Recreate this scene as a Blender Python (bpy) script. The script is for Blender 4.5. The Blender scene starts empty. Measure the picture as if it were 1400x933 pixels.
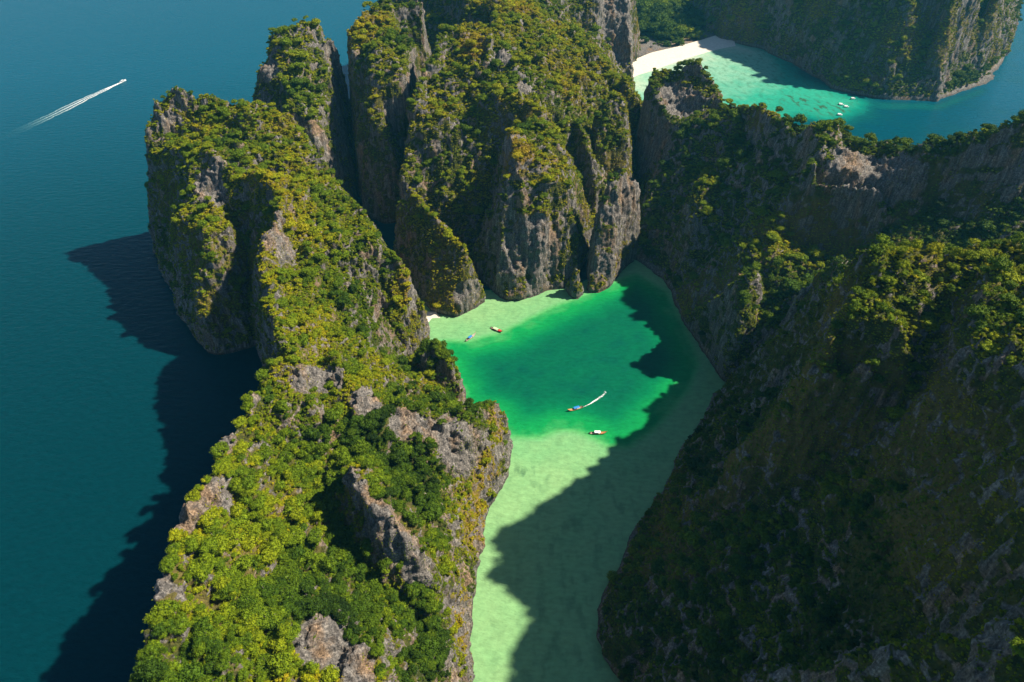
import bpy, bmesh, math, random
import numpy as np
from mathutils import Vector, Matrix
from mathutils.geometry import delaunay_2d_cdt

S = bpy.context.scene
C = S.collection
rng = np.random.default_rng(7)
random.seed(7)

# ------------------------------------------------------------------ camera, sky, sun, exposure
CAM_H, FPX, PITCH = 330.0, 933.0, math.radians(40)
cd = bpy.data.cameras.new('camera'); cam = bpy.data.objects.new('camera', cd); C.objects.link(cam)
cam.location = (0, 0, CAM_H); cam.rotation_euler = (math.radians(50), 0, 0)
cd.sensor_width = 36; cd.lens = 36 * FPX / 1400; cd.clip_start = 1; cd.clip_end = 60000
S.camera = cam
SUN_EL, SUN_AZ = 48.0, 7.0          # degrees; azimuth measured from +x (east of the lagoon) towards +y
w = bpy.data.worlds.new('World'); S.world = w; w.use_nodes = True
wn = w.node_tree.nodes; wl = w.node_tree.links
bg = wn['Background']; sky = wn.new('ShaderNodeTexSky'); sky.sky_type = 'NISHITA'; sky.sun_disc = False
sky.sun_elevation = math.radians(SUN_EL); sky.sun_rotation = math.radians(90 - SUN_AZ)
sky.altitude = 300; sky.air_density = 0.8; sky.dust_density = 0.2; sky.ozone_density = 2.5
wl.new(sky.outputs[0], bg.inputs[0]); bg.inputs[1].default_value = 0.07
sd = bpy.data.lights.new('sun', 'SUN'); sun = bpy.data.objects.new('sun', sd); C.objects.link(sun)
sd.energy = 5.0; sd.angle = math.radians(1.0); sd.color = (1.0, 0.90, 0.74)
e, a = math.radians(SUN_EL), math.radians(SUN_AZ)
sv = Vector((math.cos(e)*math.cos(a), math.cos(e)*math.sin(a), math.sin(e)))
sun.rotation_euler = (-sv).to_track_quat('-Z', 'Y').to_euler(); sun.location = sv * 900
S.view_settings.view_transform = 'Standard'; S.view_settings.look = 'None'
S.view_settings.exposure = 0.9; S.view_settings.gamma = 1; S.view_settings.use_curve_mapping = False
S.render.engine = 'CYCLES'

# ------------------------------------------------------------------ helpers
def ray(u, v):
    dx = (u-700)/FPX; dy = (v-466.5)/FPX
    return dx, math.cos(PITCH)-dy*math.sin(PITCH), -math.sin(PITCH)-dy*math.cos(PITCH)
def p(u, v, z=0.0):                 # where the line of sight meets height z
    d = ray(u, v); t = (z-CAM_H)/d[2]; return (d[0]*t, d[1]*t, z)
def d(u, v, y):                     # where it meets distance y
    r = ray(u, v); t = y/r[1]; return (r[0]*t, y, CAM_H+r[2]*t)
def W(x, y, z=0.0): return (float(x), float(y), float(z))
def pix(P):                         # world -> photograph pixel
    P = np.asarray(P, float); x = P[..., 0]; y = P[..., 1]; z = P[..., 2]-CAM_H
    f = y*math.cos(PITCH) - z*math.sin(PITCH); up = y*math.sin(PITCH) + z*math.cos(PITCH)
    f = np.maximum(f, 1.0)
    return 700+FPX*x/f, 466.5-FPX*up/f, f

def tag(o, label=None, cat=None, group=None, kind=None):
    if label: o['label'] = label
    if cat: o['category'] = cat
    if group: o['group'] = group
    if kind: o['kind'] = kind
    return o
def link(name, me, parent=None):
    o = bpy.data.objects.new(name, me); C.objects.link(o)
    if parent: o.parent = parent
    return o

_perm = np.random.default_rng(3).integers(0, 2**31, 4096).astype(np.int64)
def _h(i, j, k, s):
    n = (i*374761393 + j*668265263 + k*2147483647 + s*974711) & 0x7fffffff
    n = ((n ^ (n >> 13))*1274126177) & 0x7fffffff
    return ((n ^ (n >> 16)) & 0xffff)/32767.5 - 1.0
def noise(x, y, z=0.0, s=0):        # smooth value noise, about -1..1
    x = np.asarray(x, float); y = np.asarray(y, float); z = np.broadcast_to(np.asarray(z, float), x.shape)
    i = np.floor(x).astype(np.int64); j = np.floor(y).astype(np.int64); k = np.floor(z).astype(np.int64)
    fx = x-i; fy = y-j; fz = z-k
    fx = fx*fx*fx*(fx*(fx*6-15)+10); fy = fy*fy*fy*(fy*(fy*6-15)+10); fz = fz*fz*fz*(fz*(fz*6-15)+10)
    L = lambda a, b, t: a+(b-a)*t
    c = lambda a, b, e_: _h(i+a, j+b, k+e_, s)
    return L(L(L(c(0,0,0), c(1,0,0), fx), L(c(0,1,0), c(1,1,0), fx), fy),
             L(L(c(0,0,1), c(1,0,1), fx), L(c(0,1,1), c(1,1,1), fx), fy), fz)
def fbm(x, y, z=0.0, s=0, o=4):
    r = 0; a_ = 1; n = 0
    for q in range(o):
        f = 2.03**q; r = r + a_*noise(np.asarray(x)*f+17.3*q, np.asarray(y)*f-9.1*q, np.asarray(z)*f+3.7*q, s+q); n += a_; a_ *= .5
    return r/n
def ridged(x, y, z=0.0, s=0, o=4, k=2.3):
    return np.clip(1-np.abs(fbm(x, y, z, s, o))*k, 0, 1)
def sstep(a_, b, x):
    t = np.clip((x-a_)/(b-a_), 0, 1); return t*t*(3-2*t)

def in_poly(X, Y, poly):
    r = np.zeros(X.shape, bool); n = len(poly)
    for i in range(n):
        x0, y0 = poly[i][:2]; x1, y1 = poly[(i+1) % n][:2]
        if y0 == y1: continue
        c = ((y0 > Y) != (y1 > Y)) & (X < (x1-x0)*(Y-y0)/(y1-y0)+x0)
        r ^= c
    return r
def sdist(X, Y, poly, closed=True): # signed distance to an outline, positive inside
    D = np.full(X.shape, 1e9); n = len(poly)
    for i in range(n if closed else n-1):
        x0, y0 = poly[i][:2]; x1, y1 = poly[(i+1) % n][:2]
        vx, vy = x1-x0, y1-y0; L = vx*vx+vy*vy+1e-9
        t = np.clip(((X-x0)*vx+(Y-y0)*vy)/L, 0, 1)
        D = np.minimum(D, np.hypot(X-x0-t*vx, Y-y0-t*vy))
    return np.where(in_poly(X, Y, poly), D, -D) if closed else D
def blur(A, sg):
    r = max(1, int(sg*2.5)); k = np.exp(-.5*(np.arange(-r, r+1)/sg)**2); k /= k.sum()
    for ax in (0, 1):
        P_ = np.pad(A, [(r, r) if q == ax else (0, 0) for q in (0, 1)], mode='edge'); out = 0
        for q, kk in enumerate(k):
            out = out + kk*(P_[q:q+A.shape[0], :] if ax == 0 else P_[:, q:q+A.shape[1]])
        A = out
    return A

# ------------------------------------------------------------------ procedural materials
def mat(name):
    m = bpy.data.materials.new(name); m.use_nodes = True
    nt = m.node_tree; b = nt.nodes['Principled BSDF']
    return m, nt.nodes, nt.links, b
def nn(ns, t, **kw):
    n = ns.new(t)
    for k, v in kw.items(): setattr(n, k, v)
    return n
def ramp(ns, stops, interp='LINEAR'):
    r = ns.new('ShaderNodeValToRGB'); r.color_ramp.interpolation = interp
    el = r.color_ramp.elements
    while len(el) < len(stops): el.new(.5)
    for q, (pos, col) in enumerate(stops):
        el[q].position = pos; el[q].color = (*col, 1) if len(col) == 3 else col
    return r
def plain(name, col, rough=.6, metal=0.0, var=.15, scale=8.0):
    m, ns, ls, b = mat(name)
    t = nn(ns, 'ShaderNodeTexNoise'); t.inputs['Scale'].default_value = scale; t.inputs['Detail'].default_value = 4
    r = ramp(ns, [(.3, tuple(c*(1-var) for c in col)), (.7, tuple(min(1, c*(1+var)) for c in col))])
    tc = nn(ns, 'ShaderNodeTexCoord'); ls.new(tc.outputs['Object'], t.inputs['Vector'])
    ls.new(t.outputs[0], r.inputs[0]); ls.new(r.outputs[0], b.inputs['Base Color'])
    b.inputs['Roughness'].default_value = rough; b.inputs['Metallic'].default_value = metal
    return m

def karst_material():
    m, ns, ls, b = mat('karst_limestone')
    geo = nn(ns, 'ShaderNodeNewGeometry')
    def tex(scale, det=5, vec=None, rough=.6):
        t = nn(ns, 'ShaderNodeTexNoise'); t.inputs['Scale'].default_value = scale
        t.inputs['Detail'].default_value = det; t.inputs['Roughness'].default_value = rough
        ls.new(vec or geo.outputs['Position'], t.inputs['Vector']); return t
    mp = nn(ns, 'ShaderNodeMapping'); mp.inputs['Scale'].default_value = (1, 1, .055)
    ls.new(geo.outputs['Position'], mp.inputs['Vector'])
    streak = tex(.62, 6, mp.outputs[0], .72)
    fine = tex(1.1, 6)
    big = tex(.05, 4)
    r1 = ramp(ns, [(.34, (.018, .018, .019)), (.44, (.075, .069, .064)), (.54, (.165, .152, .138)), (.66, (.38, .345, .305))])
    mixn = nn(ns, 'ShaderNodeMath', operation='MULTIPLY_ADD'); mixn.inputs[1].default_value = .45
    ls.new(fine.outputs[0], mixn.inputs[0])
    ms = nn(ns, 'ShaderNodeMath', operation='MULTIPLY'); ms.inputs[1].default_value = .58
    ls.new(streak.outputs[0], ms.inputs[0]); ls.new(ms.outputs[0], mixn.inputs[2])
    ls.new(mixn.outputs[0], r1.inputs[0])
    # iron-orange seepage stains
    mp2 = nn(ns, 'ShaderNodeMapping'); mp2.inputs['Scale'].default_value = (1, 1, .25); mp2.inputs['Location'].default_value = (31, 7, 2)
    ls.new(geo.outputs['Position'], mp2.inputs['Vector'])
    st = tex(.085, 5, mp2.outputs[0])
    rs = ramp(ns, [(.50, (0, 0, 0)), (.66, (1, 1, 1))]); ls.new(st.outputs[0], rs.inputs[0])
    mx = nn(ns, 'ShaderNodeMixRGB', blend_type='MULTIPLY'); mx.inputs[2].default_value = (1.32, .98, .68, 1)
    ls.new(rs.outputs[0], mx.inputs[0]); ls.new(r1.outputs[0], mx.inputs[1])
    # soil, moss and dry grass where plants have hold
    veg = nn(ns, 'ShaderNodeAttribute', attribute_name='veg'); dry = nn(ns, 'ShaderNodeAttribute', attribute_name='dry')
    rg = ramp(ns, [(.32, (.022, .034, .009)), (.5, (.055, .066, .014)), (.68, (.115, .105, .026))])
    ls.new(tex(.35, 6).outputs[0], rg.inputs[0])
    rd = ramp(ns, [(.3, (.10, .078, .026)), (.5, (.21, .15, .05)), (.7, (.30, .20, .075))])
    ls.new(tex(.5, 6).outputs[0], rd.inputs[0])
    mg = nn(ns, 'ShaderNodeMixRGB'); ls.new(dry.outputs['Fac'], mg.inputs[0]); ls.new(rg.outputs[0], mg.inputs[1]); ls.new(rd.outputs[0], mg.inputs[2])
    va = nn(ns, 'ShaderNodeMath', operation='MULTIPLY_ADD'); va.inputs[1].default_value = .9
    off = nn(ns, 'ShaderNodeMath', operation='SUBTRACT'); off.inputs[1].default_value = .5
    ls.new(fine.outputs[0], off.inputs[0]); ls.new(off.outputs[0], va.inputs[0]); ls.new(veg.outputs['Fac'], va.inputs[2])
    vr = ramp(ns, [(.36, (0, 0, 0)), (.6, (1, 1, 1))]); ls.new(va.outputs[0], vr.inputs[0])
    mv = nn(ns, 'ShaderNodeMixRGB'); ls.new(vr.outputs[0], mv.inputs[0]); ls.new(mx.outputs[0], mv.inputs[1]); ls.new(mg.outputs[0], mv.inputs[2])
    # black algae band in the tidal notch
    sx = nn(ns, 'ShaderNodeSeparateXYZ'); ls.new(geo.outputs['Position'], sx.inputs[0])
    tr = nn(ns, 'ShaderNodeMapRange'); tr.inputs['From Min'].default_value = .8; tr.inputs['From Max'].default_value = 2.4
    tr.inputs['To Min'].default_value = .55; tr.inputs['To Max'].default_value = 0
    ls.new(sx.outputs['Z'], tr.inputs['Value'])
    mt = nn(ns, 'ShaderNodeMixRGB'); mt.inputs[2].default_value = (.035, .031, .025, 1)
    ls.new(tr.outputs[0], mt.inputs[0]); ls.new(mv.outputs[0], mt.inputs[1])
    ls.new(mt.outputs[0], b.inputs['Base Color'])
    b.inputs['Roughness'].default_value = .9; b.inputs['Specular IOR Level'].default_value = .15
    bp = nn(ns, 'ShaderNodeBump'); bp.inputs['Strength'].default_value = 1.0; bp.inputs['Distance'].default_value = 1.8
    vo = nn(ns, 'ShaderNodeTexVoronoi', feature='DISTANCE_TO_EDGE'); vo.inputs['Scale'].default_value = .55; ls.new(mp2.outputs[0], vo.inputs['Vector'])
    vm = nn(ns, 'ShaderNodeMath', operation='MULTIPLY_ADD'); vm.inputs[1].default_value = .35; ls.new(vo.outputs['Distance'], vm.inputs[0]); ls.new(mixn.outputs[0], vm.inputs[2])
    ls.new(vm.outputs[0], bp.inputs['Height']); ls.new(bp.outputs[0], b.inputs['Normal'])
    return m

def leaf_material(name, stops):
    """leaf green; 'tone' (0 lush .. 1 dry) set on each plant shifts its hue, each plant differs a little"""
    m, ns, ls, b = mat(name)
    at = nn(ns, 'ShaderNodeAttribute', attribute_name='tone', attribute_type='INSTANCER')
    oi = nn(ns, 'ShaderNodeObjectInfo')
    ad = nn(ns, 'ShaderNodeMath', operation='MULTIPLY_ADD'); ad.inputs[1].default_value = .17
    sb = nn(ns, 'ShaderNodeMath', operation='SUBTRACT'); sb.inputs[1].default_value = .5
    ls.new(oi.outputs['Random'], sb.inputs[0]); ls.new(sb.outputs[0], ad.inputs[0]); ls.new(at.outputs['Fac'], ad.inputs[2])
    r = ramp(ns, stops); ls.new(ad.outputs[0], r.inputs[0])
    geo = nn(ns, 'ShaderNodeNewGeometry')
    t = nn(ns, 'ShaderNodeTexNoise'); t.inputs['Scale'].default_value = 1.1; t.inputs['Detail'].default_value = 5
    ls.new(geo.outputs['Position'], t.inputs['Vector'])
    rr = ramp(ns, [(.3, (.45, .52, .35)), (.7, (1.6, 1.42, .8))]); ls.new(t.outputs[0], rr.inputs[0])
    mx = nn(ns, 'ShaderNodeMixRGB', blend_type='MULTIPLY'); mx.inputs[0].default_value = 1
    ls.new(r.outputs[0], mx.inputs[1]); ls.new(rr.outputs[0], mx.inputs[2])
    ls.new(mx.outputs[0], b.inputs['Base Color'])
    b.inputs['Roughness'].default_value = .7; b.inputs['Specular IOR Level'].default_value = .1
    return m

M = {}
M['karst'] = karst_material()
LEAF = [(0, (.013, .032, .006)), (.22, (.046, .096, .008)), (.42, (.115, .182, .009)), (.6, (.225, .262, .008)), (.78, (.32, .292, .010)), (1, (.27, .19, .030))]
M['leaf'] = leaf_material('broad_leaves', LEAF)
M['bark'] = plain('grey_bark', (.16, .135, .11), .9, 0, .3, 3)

# ------------------------------------------------------------------ the land: breaklines -> triangulated terrain -> rock
def tin(outline, lines, spots, X, Y):
    """heights on the grid X, Y from a shore outline (z = 0), breaklines and single spots"""
    V, E, z = [], [], []
    def add(pt):
        for q in range(len(V)):
            if abs(V[q][0]-pt[0]) < .5 and abs(V[q][1]-pt[1]) < .5: return q
        V.append(Vector((pt[0], pt[1]))); z.append(pt[2]); return len(V)-1
    ids = [add(q) for q in outline]
    E += [(ids[q], ids[(q+1) % len(ids)]) for q in range(len(ids))]
    for ln in lines:
        ids = [add(q) for q in ln]; E += list(zip(ids[:-1], ids[1:]))
    for q in spots: add(q)
    E = [q for q in E if q[0] != q[1]]
    vo, eo, fo, ov, oe, of = delaunay_2d_cdt(V, E, [], 0, .01)
    Z = [None]*len(vo)
    for q, o in enumerate(ov):
        if o: Z[q] = max(z[r] for r in o)
    for q in range(len(vo)):
        if Z[q] is None:
            nb = [(b if a_ == q else a_) for a_, b in eo if q in (a_, b)]
            ws = [(1/((vo[q]-vo[r]).length+.1), Z[r]) for r in nb if Z[r] is not None]
            Z[q] = sum(a_*b for a_, b in ws)/max(1e-6, sum(a_ for a_, b in ws)) if ws else 0
    G = np.full(X.shape, -14.0); x0, y0 = X[0, 0], Y[0, 0]; st = X[0, 1]-X[0, 0]
    for f in fo:
        (ax, ay), (bx, by), (cx, cy) = [vo[q] for q in f]; za, zb, zc = [Z[q] for q in f]
        i0 = max(0, int((min(ax, bx, cx)-x0)/st)); i1 = min(X.shape[1], int((max(ax, bx, cx)-x0)/st)+2)
        j0 = max(0, int((min(ay, by, cy)-y0)/st)); j1 = min(X.shape[0], int((max(ay, by, cy)-y0)/st)+2)
        if i1 <= i0 or j1 <= j0: continue
        xs = X[j0:j1, i0:i1]; ys = Y[j0:j1, i0:i1]
        den = (by-cy)*(ax-cx)+(cx-bx)*(ay-cy)
        if abs(den) < 1e-9: continue
        l1 = ((by-cy)*(xs-cx)+(cx-bx)*(ys-cy))/den; l2 = ((cy-ay)*(xs-cx)+(ax-cx)*(ys-cy))/den; l3 = 1-l1-l2
        k = (l1 > -1e-6) & (l2 > -1e-6) & (l3 > -1e-6)
        G[j0:j1, i0:i1][k] = (l1*za+l2*zb+l3*zc)[k]
    inside = in_poly(X, Y, outline)
    return np.where(inside, G, -14.0)

LAND = []      # every landmass: name, grid, mesh arrays
def landmass(name, label, outline, lines, spots, step, voxel, seed, rough=1.0, terr=.5, rockbias=0.0, cat='hill'):
    xs = [q[0] for q in outline]; ys = [q[1] for q in outline]
    X, Y = np.meshgrid(np.arange(min(xs)-14, max(xs)+14, step), np.arange(min(ys)-14, max(ys)+14, step))
    wx = X + rough*(5.5*fbm(X/38, Y/38, 0, seed, 3)+2.6*fbm(X/12, Y/12, 0, seed+40, 3)); wy = Y + rough*(5.5*fbm(X/38, Y/38, 5.5, seed+9, 3)+2.6*fbm(X/12, Y/12, 2.5, seed+49, 3))
    G = tin(outline, lines, spots, X, Y)
    # a little rounding, then ragged shores and crests
    land = blur((G > -13).astype(float), 1.0)
    G = np.where(G > -13, blur(np.maximum(G, 0), 1.0/step+.2), G)
    fi = np.clip((wx-X[0, 0])/step, 0, X.shape[1]-1.001); fj = np.clip((wy-Y[0, 0])/step, 0, X.shape[0]-1.001)
    i = fi.astype(int); j = fj.astype(int); fx = fi-i; fy = fj-j
    G = (G[j, i]*(1-fx)+G[j, i+1]*fx)*(1-fy)+(G[j+1, i]*(1-fx)+G[j+1, i+1]*fx)*fy
    up = sstep(2, 25, G)
    # bedding: cliffs and ledges, then ribs, gullies and knolls
    ph = 3.0*fbm(X/60, Y/60, 3, seed+7, 3)
    T = 19.0; t = G/T+ph; fl = np.floor(t); fr = t-fl
    G = np.where(G > 3, G*(1-terr)+terr*((fl+sstep(.28, .92, fr))*T-ph*T), G)
    G = G + up*rough*(6.0*fbm(X/45, Y/45, 0, seed+3, 4)+8.0*(ridged(X/42, Y/42, 1.5, seed+20, 4)**1.4-.42)+4.0*(ridged(X/15, Y/15, 4.5, seed+21, 3)-.5)+1.6*fbm(X/5, Y/5, 0, seed+5, 3))
    G = np.maximum(G, -14)
    # closed body: top sheet, skirt and underside, then even-sized faces
    ny, nx = X.shape
    keep = G > -13.5
    me = bpy.data.meshes.new(name+'_raw')
    idx = np.arange(ny*nx).reshape(ny, nx)
    cell = keep[:-1, :-1] | keep[1:, :-1] | keep[:-1, 1:] | keep[1:, 1:]
    q = np.stack([idx[:-1, :-1], idx[:-1, 1:], idx[1:, 1:], idx[1:, :-1]], -1)[cell]
    top = np.stack([X, Y, G], -1).reshape(-1, 3); bot = top.copy(); bot[:, 2] = -18
    faces = [q, q[:, ::-1]+ny*nx]
    cp = np.pad(cell, 1)
    for (dj, di, c0, c1) in ((-1, 0, (0, 0), (0, 1)), (1, 0, (1, 1), (1, 0)), (0, -1, (1, 0), (0, 0)), (0, 1, (0, 1), (1, 1))):
        nb = cp[1+dj:cp.shape[0]-1+dj, 1+di:cp.shape[1]-1+di]; jj, ii = np.nonzero(cell & ~nb)
        a_ = idx[jj+c0[0], ii+c0[1]]; b = idx[jj+c1[0], ii+c1[1]]
        faces.append(np.stack([b, a_, a_+ny*nx, b+ny*nx], -1))
    faces = np.concatenate(faces); vs = np.concatenate([top, bot])
    used = np.unique(faces); rm = np.full(len(vs), -1); rm[used] = np.arange(len(used)); vs = vs[used]; faces = rm[faces]
    fill(me, vs, faces)
    tmp = bpy.data.objects.new(name+'_raw', me); C.objects.link(tmp)
    md = tmp.modifiers.new('r', 'REMESH'); md.mode = 'VOXEL'; md.voxel_size = voxel
    dg = bpy.context.evaluated_depsgraph_get(); ev = tmp.evaluated_get(dg)
    m2 = bpy.data.meshes.new_from_object(ev)
    bpy.data.objects.remove(tmp); bpy.data.meshes.remove(me)
    n = len(m2.vertices); co = np.empty(n*3, np.float32); m2.vertices.foreach_get('co', co); co = co.reshape(-1, 3).astype(float)
    F = np.empty(len(m2.loops), np.int32); m2.loops.foreach_get('vertex_index', F); F = F.reshape(-1, 4)
    bpy.data.meshes.remove(m2)
    k = (co[F][:, :, 2].max(1) > -6)                         # nothing far below the water
    F = F[k]; used = np.unique(F); rm = np.full(n, -1); rm[used] = np.arange(len(used)); co = co[used]; F = rm[F]
    N = vnormals(co, F)
    for _ in range(2):                                       # take the voxel steps off
        co = relax(co, F, .5)
    N = vnormals(co, F); Ns = smooth_field(N, F, 4); Ns /= np.linalg.norm(Ns, axis=1, keepdims=True)+1e-9
    steep = sstep(.72, .3, Ns[:, 2])
    x, y, z = co.T
    # karst: vertical flutes and buttresses on walls, sharp pinnacled ribs everywhere
    fl = 3.6*fbm(x/17, y/17, z/90, seed+60, 3)+2.8*(ridged(x/8, y/8, z/110, seed+61, 3)-.55)+1.5*(ridged(x/3.4, y/3.4, z/40, seed+62, 2)-.5)
    sharp = ridged(x/8, y/8, z/10, seed+63, 3)
    gr = 3.0*(sharp**1.5-.4)+1.3*(ridged(x/3.2, y/3.2, z/4, seed+64, 2)-.5)
    dsp = (steep*fl+(1-steep)*gr)*rough*sstep(-2, 6, z)
    co = co+Ns*dsp[:, None]*np.array([1, 1, .9])
    bare = sstep(.55, .80, ridged(x/16, y/16, z/22, seed+65, 3)+.5*steep)
    for (c, r_) in ROCKS: bare = np.maximum(bare, sstep(1.3, .8, np.sqrt(((co-np.array(c))**2).sum(1))/r_))
    jag = 1.7*(ridged(x/4.2, y/4.2, z/9, seed+66, 2)**1.3-.45)+1.1*(ridged(x/1.9, y/1.9, z/4.5, seed+67, 2)-.5)
    co = co+(Ns*.8+np.array([0, 0, .35]))*(bare*jag*sstep(0, 6, z))[:, None]
    notch = np.exp(-((z-.8)/1.1)**2)*steep*1.1               # the sea has cut in at the foot
    co = co-Ns*notch[:, None]*np.array([1, 1, 0])
    N = vnormals(co, F); Ns = smooth_field(N, F, 2); Ns /= np.linalg.norm(Ns, axis=1, keepdims=True)+1e-9
    x, y, z = co.T
    f1 = fbm(x/18, y/18, z/30, seed+70, 4); f2 = fbm(x/70, y/70, z/70, seed+71, 3)
    f3 = fbm(x/7, y/7, z/12, seed+72, 3)
    veg = sstep(.10, .46, Ns[:, 2]+.30*f1+.22*f2+.42*f3-.02-rockbias)
    crag = sstep(.62, .86, sharp+.35*f1-.30*f2)*sstep(.92, .62, N[:, 2])
    veg = veg*(1-.9*crag)
    for (c, r) in ROCKS:
        dd = np.sqrt(((co-np.array(c))**2).sum(1))/r
        veg = veg*(1-.97*sstep(1.15, .7, dd+.35*f1))
    veg *= sstep(1.5, 6, z+2*f1)
    hang = sstep(.62, .35, Ns[:, 2])*sstep(-.16, .22, f3+.45*f1+.25*f2)*sstep(4, 14, z)*.95
    dry = np.clip(sstep(.0, .5, f2+.35*f1), 0, 1)*.5
    for (c, r) in DRY:
        dd = np.sqrt(((co-np.array(c))**2).sum(1))/r
        dry = np.maximum(dry, sstep(1.2, .5, dd+.3*f1))
    me = bpy.data.meshes.new(name); fill(me, co, F)
    for nm, val in (('veg', veg), ('dry', dry)):
        at = me.attributes.new(nm, 'FLOAT', 'POINT'); at.data.foreach_set('value', val.astype(np.float32))
    me.materials.append(M['karst'])
    print('LAND', name, len(F))
    o = link(name, me); tag(o, label, cat, kind='structure')
    LAND.append(dict(name=name, X=X, Y=Y, G=G, step=step, co=co, N=Ns, veg=veg, dry=dry, f1=f1, f2=f2, crag=crag, hang=hang, voxel=voxel, obj=o, F=F))
    return o

def fill(me, vs, faces):
    n = len(faces); k = faces.shape[1]
    me.vertices.add(len(vs)); me.vertices.foreach_set('co', np.asarray(vs, np.float32).ravel())
    me.loops.add(n*k); me.loops.foreach_set('vertex_index', np.asarray(faces, np.int32).ravel())
    me.polygons.add(n); me.polygons.foreach_set('loop_start', np.arange(0, n*k, k, dtype=np.int32))
    me.polygons.foreach_set('loop_total', np.full(n, k, np.int32))
    me.update(calc_edges=True); me.validate()
def vnormals(co, F):
    n = np.cross(co[F[:, 2]]-co[F[:, 0]], co[F[:, 3]]-co[F[:, 1]]); N = np.zeros_like(co)
    for q in range(4):
        for ax in range(3): N[:, ax] += np.bincount(F[:, q], n[:, ax], len(co))
    return N/(np.linalg.norm(N, axis=1, keepdims=True)+1e-9)
def smooth_field(A, F, it):
    cnt = np.zeros(len(A))
    for q in range(4): cnt += np.bincount(F[:, q], minlength=len(A))
    for _ in range(it):
        m = A[F].mean(1); B = np.zeros_like(A)
        for q in range(4):
            for ax in range(A.shape[1]): B[:, ax] += np.bincount(F[:, q], m[:, ax], len(A))
        A = B/np.maximum(cnt, 1)[:, None]
    return A
def relax(co, F, k): return co*(1-k)+smooth_field(co, F, 1)*k

# bare rock faces and dry, tawny slopes seen in the photograph: (centre, radius in metres)
ROCKS = [(p(382, 335, 100), 16), (p(375, 300, 105), 9), (p(497, 680, 82), 11), (p(517, 715, 76), 12), (p(540, 745, 70), 12), (p(572, 778, 58), 9), (p(480, 645, 86), 7),
         (p(620, 610, 38), 20), (p(575, 600, 45), 14), (p(285, 215, 118), 13), (p(255, 700, 99), 11), (p(305, 670, 95), 10), (p(300, 600, 98), 10), (p(215, 800, 99), 7),
         (p(440, 880, 76), 11), (p(490, 905, 73), 10), (p(415, 520, 88), 9), (p(447, 515, 84), 10), (p(500, 548, 74), 10), (p(555, 580, 60), 10), (p(400, 555, 90), 7), (p(350, 885, 88), 6),
         (d(735, 345, 448), 28), (d(690, 370, 446), 14), (d(640, 405, 432), 14), (d(865, 280, 492), 26), (d(685, 75, 620), 11), (d(720, 120, 590), 9), (d(710, 95, 600), 10), (d(745, 145, 570), 9),
         (d(790, 90, 640), 14), (d(660, 130, 560), 10), (d(850, 45, 940), 60), (d(780, 30, 800), 30), (d(430, 180, 590), 14), (d(370, 100, 635), 12), (d(285, 250, 455), 12), (d(290, 270, 445), 10),
         (p(1095, 392, 80), 8), (d(1170, 235, 440), 26), (d(1230, 240, 430), 20), (d(1105, 200, 485), 14), (d(965, 150, 620), 18), (d(925, 150, 625), 26)]
DRY = [(p(655, 700, 18), 26), (p(665, 640, 22), 16), (p(640, 850, 14), 20), (p(560, 390, 55), 16), (p(520, 380, 66), 12), (p(685, 580, 30), 12),
       (d(740, 330, 450), 26), (d(250, 165, 540), 20), (d(700, 215, 490), 22), (d(650, 60, 640), 16), (p(1220, 420, 140), 14), (p(1130, 480, 110), 16), (p(400, 130, 120), 14)]

# --- the long ridge between open sea and lagoon, with the headland at its end
shoreA = [W(-8, -10), W(-16, 60), W(-20, 110), p(650, 930), p(648, 880), p(656, 830), p(658, 785), p(663, 740), p(674, 700), p(691, 655), p(697, 622), p(694, 590), p(682, 552),
          p(662, 553), p(640, 558), p(638, 538), p(628, 512), p(606, 478), p(585, 466), p(577, 446), W(-78, 428), W(-98, 452), W(-122, 492), W(-142, 540), W(-158, 590),
          W(-200, 600), W(-250, 590), W(-295, 572), W(-318, 552), p(206, 325), p(208, 345), p(225, 388), p(243, 425), p(265, 455), p(298, 487), p(325, 482), p(346, 476),
          W(-182, 366), W(-170, 342), W(-152, 300), W(-142, 262), W(-142, 225), W(-150, 172), W(-142, 105), W(-138, 50), W(-130, -10)]
crestA = [W(-116, -10, 96), W(-122, 60, 98), p(192, 915, 98), p(208, 830, 99), p(226, 745, 100), p(250, 690, 101), p(285, 625, 100), p(302, 595, 98), p(330, 553, 96), p(352, 520, 97),
          p(388, 482, 100), p(374, 440, 100), p(361, 410, 100), p(363, 375, 104), p(360, 330, 111), p(374, 290, 111), p(386, 262, 110), p(356, 240, 112), p(330, 231, 112)]
rimE = [p(470, 266, 82), p(497, 295, 78), p(530, 335, 72), p(560, 372, 60), p(574, 405, 40)]
rimB = [d(206, 190, 515), d(208, 165, 524), d(216, 145, 530), d(240, 125, 535), d(275, 131, 538), d(330, 140, 538), d(370, 153, 532), d(400, 168, 525), d(422, 192, 512), d(450, 228, 495), p(470, 266, 82)]
frontB = [d(214, 208, 512), d(240, 212, 488), d(285, 205, 470), p(330, 231, 112)]
ledgeB = [d(235, 290, 450), d(258, 300, 425), d(282, 325, 405), d(296, 345, 398)]
coveB = [d(342, 258, 462), d(343, 330, 430), d(345, 420, 402)]
footA = [p(400, 280, 96), p(404, 315, 90), p(402, 360, 86), p(388, 410, 90)]
arete = [p(466, 655, 68), p(477, 638, 90), p(498, 672, 88), p(520, 705, 84), p(545, 738, 76), p(572, 772, 64), p(594, 803, 46)]
areteW = [p(452, 690, 58), p(480, 760, 54), p(520, 815, 47), p(565, 835, 38)]
areteE = [p(500, 640, 62), p(545, 680, 54), p(580, 725, 46), p(606, 780, 36)]
blockT = [p(478, 530, 82), p(520, 545, 72), p(560, 560, 62), p(600, 566, 55), p(645, 560, 48), p(680, 551, 34)]
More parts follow.
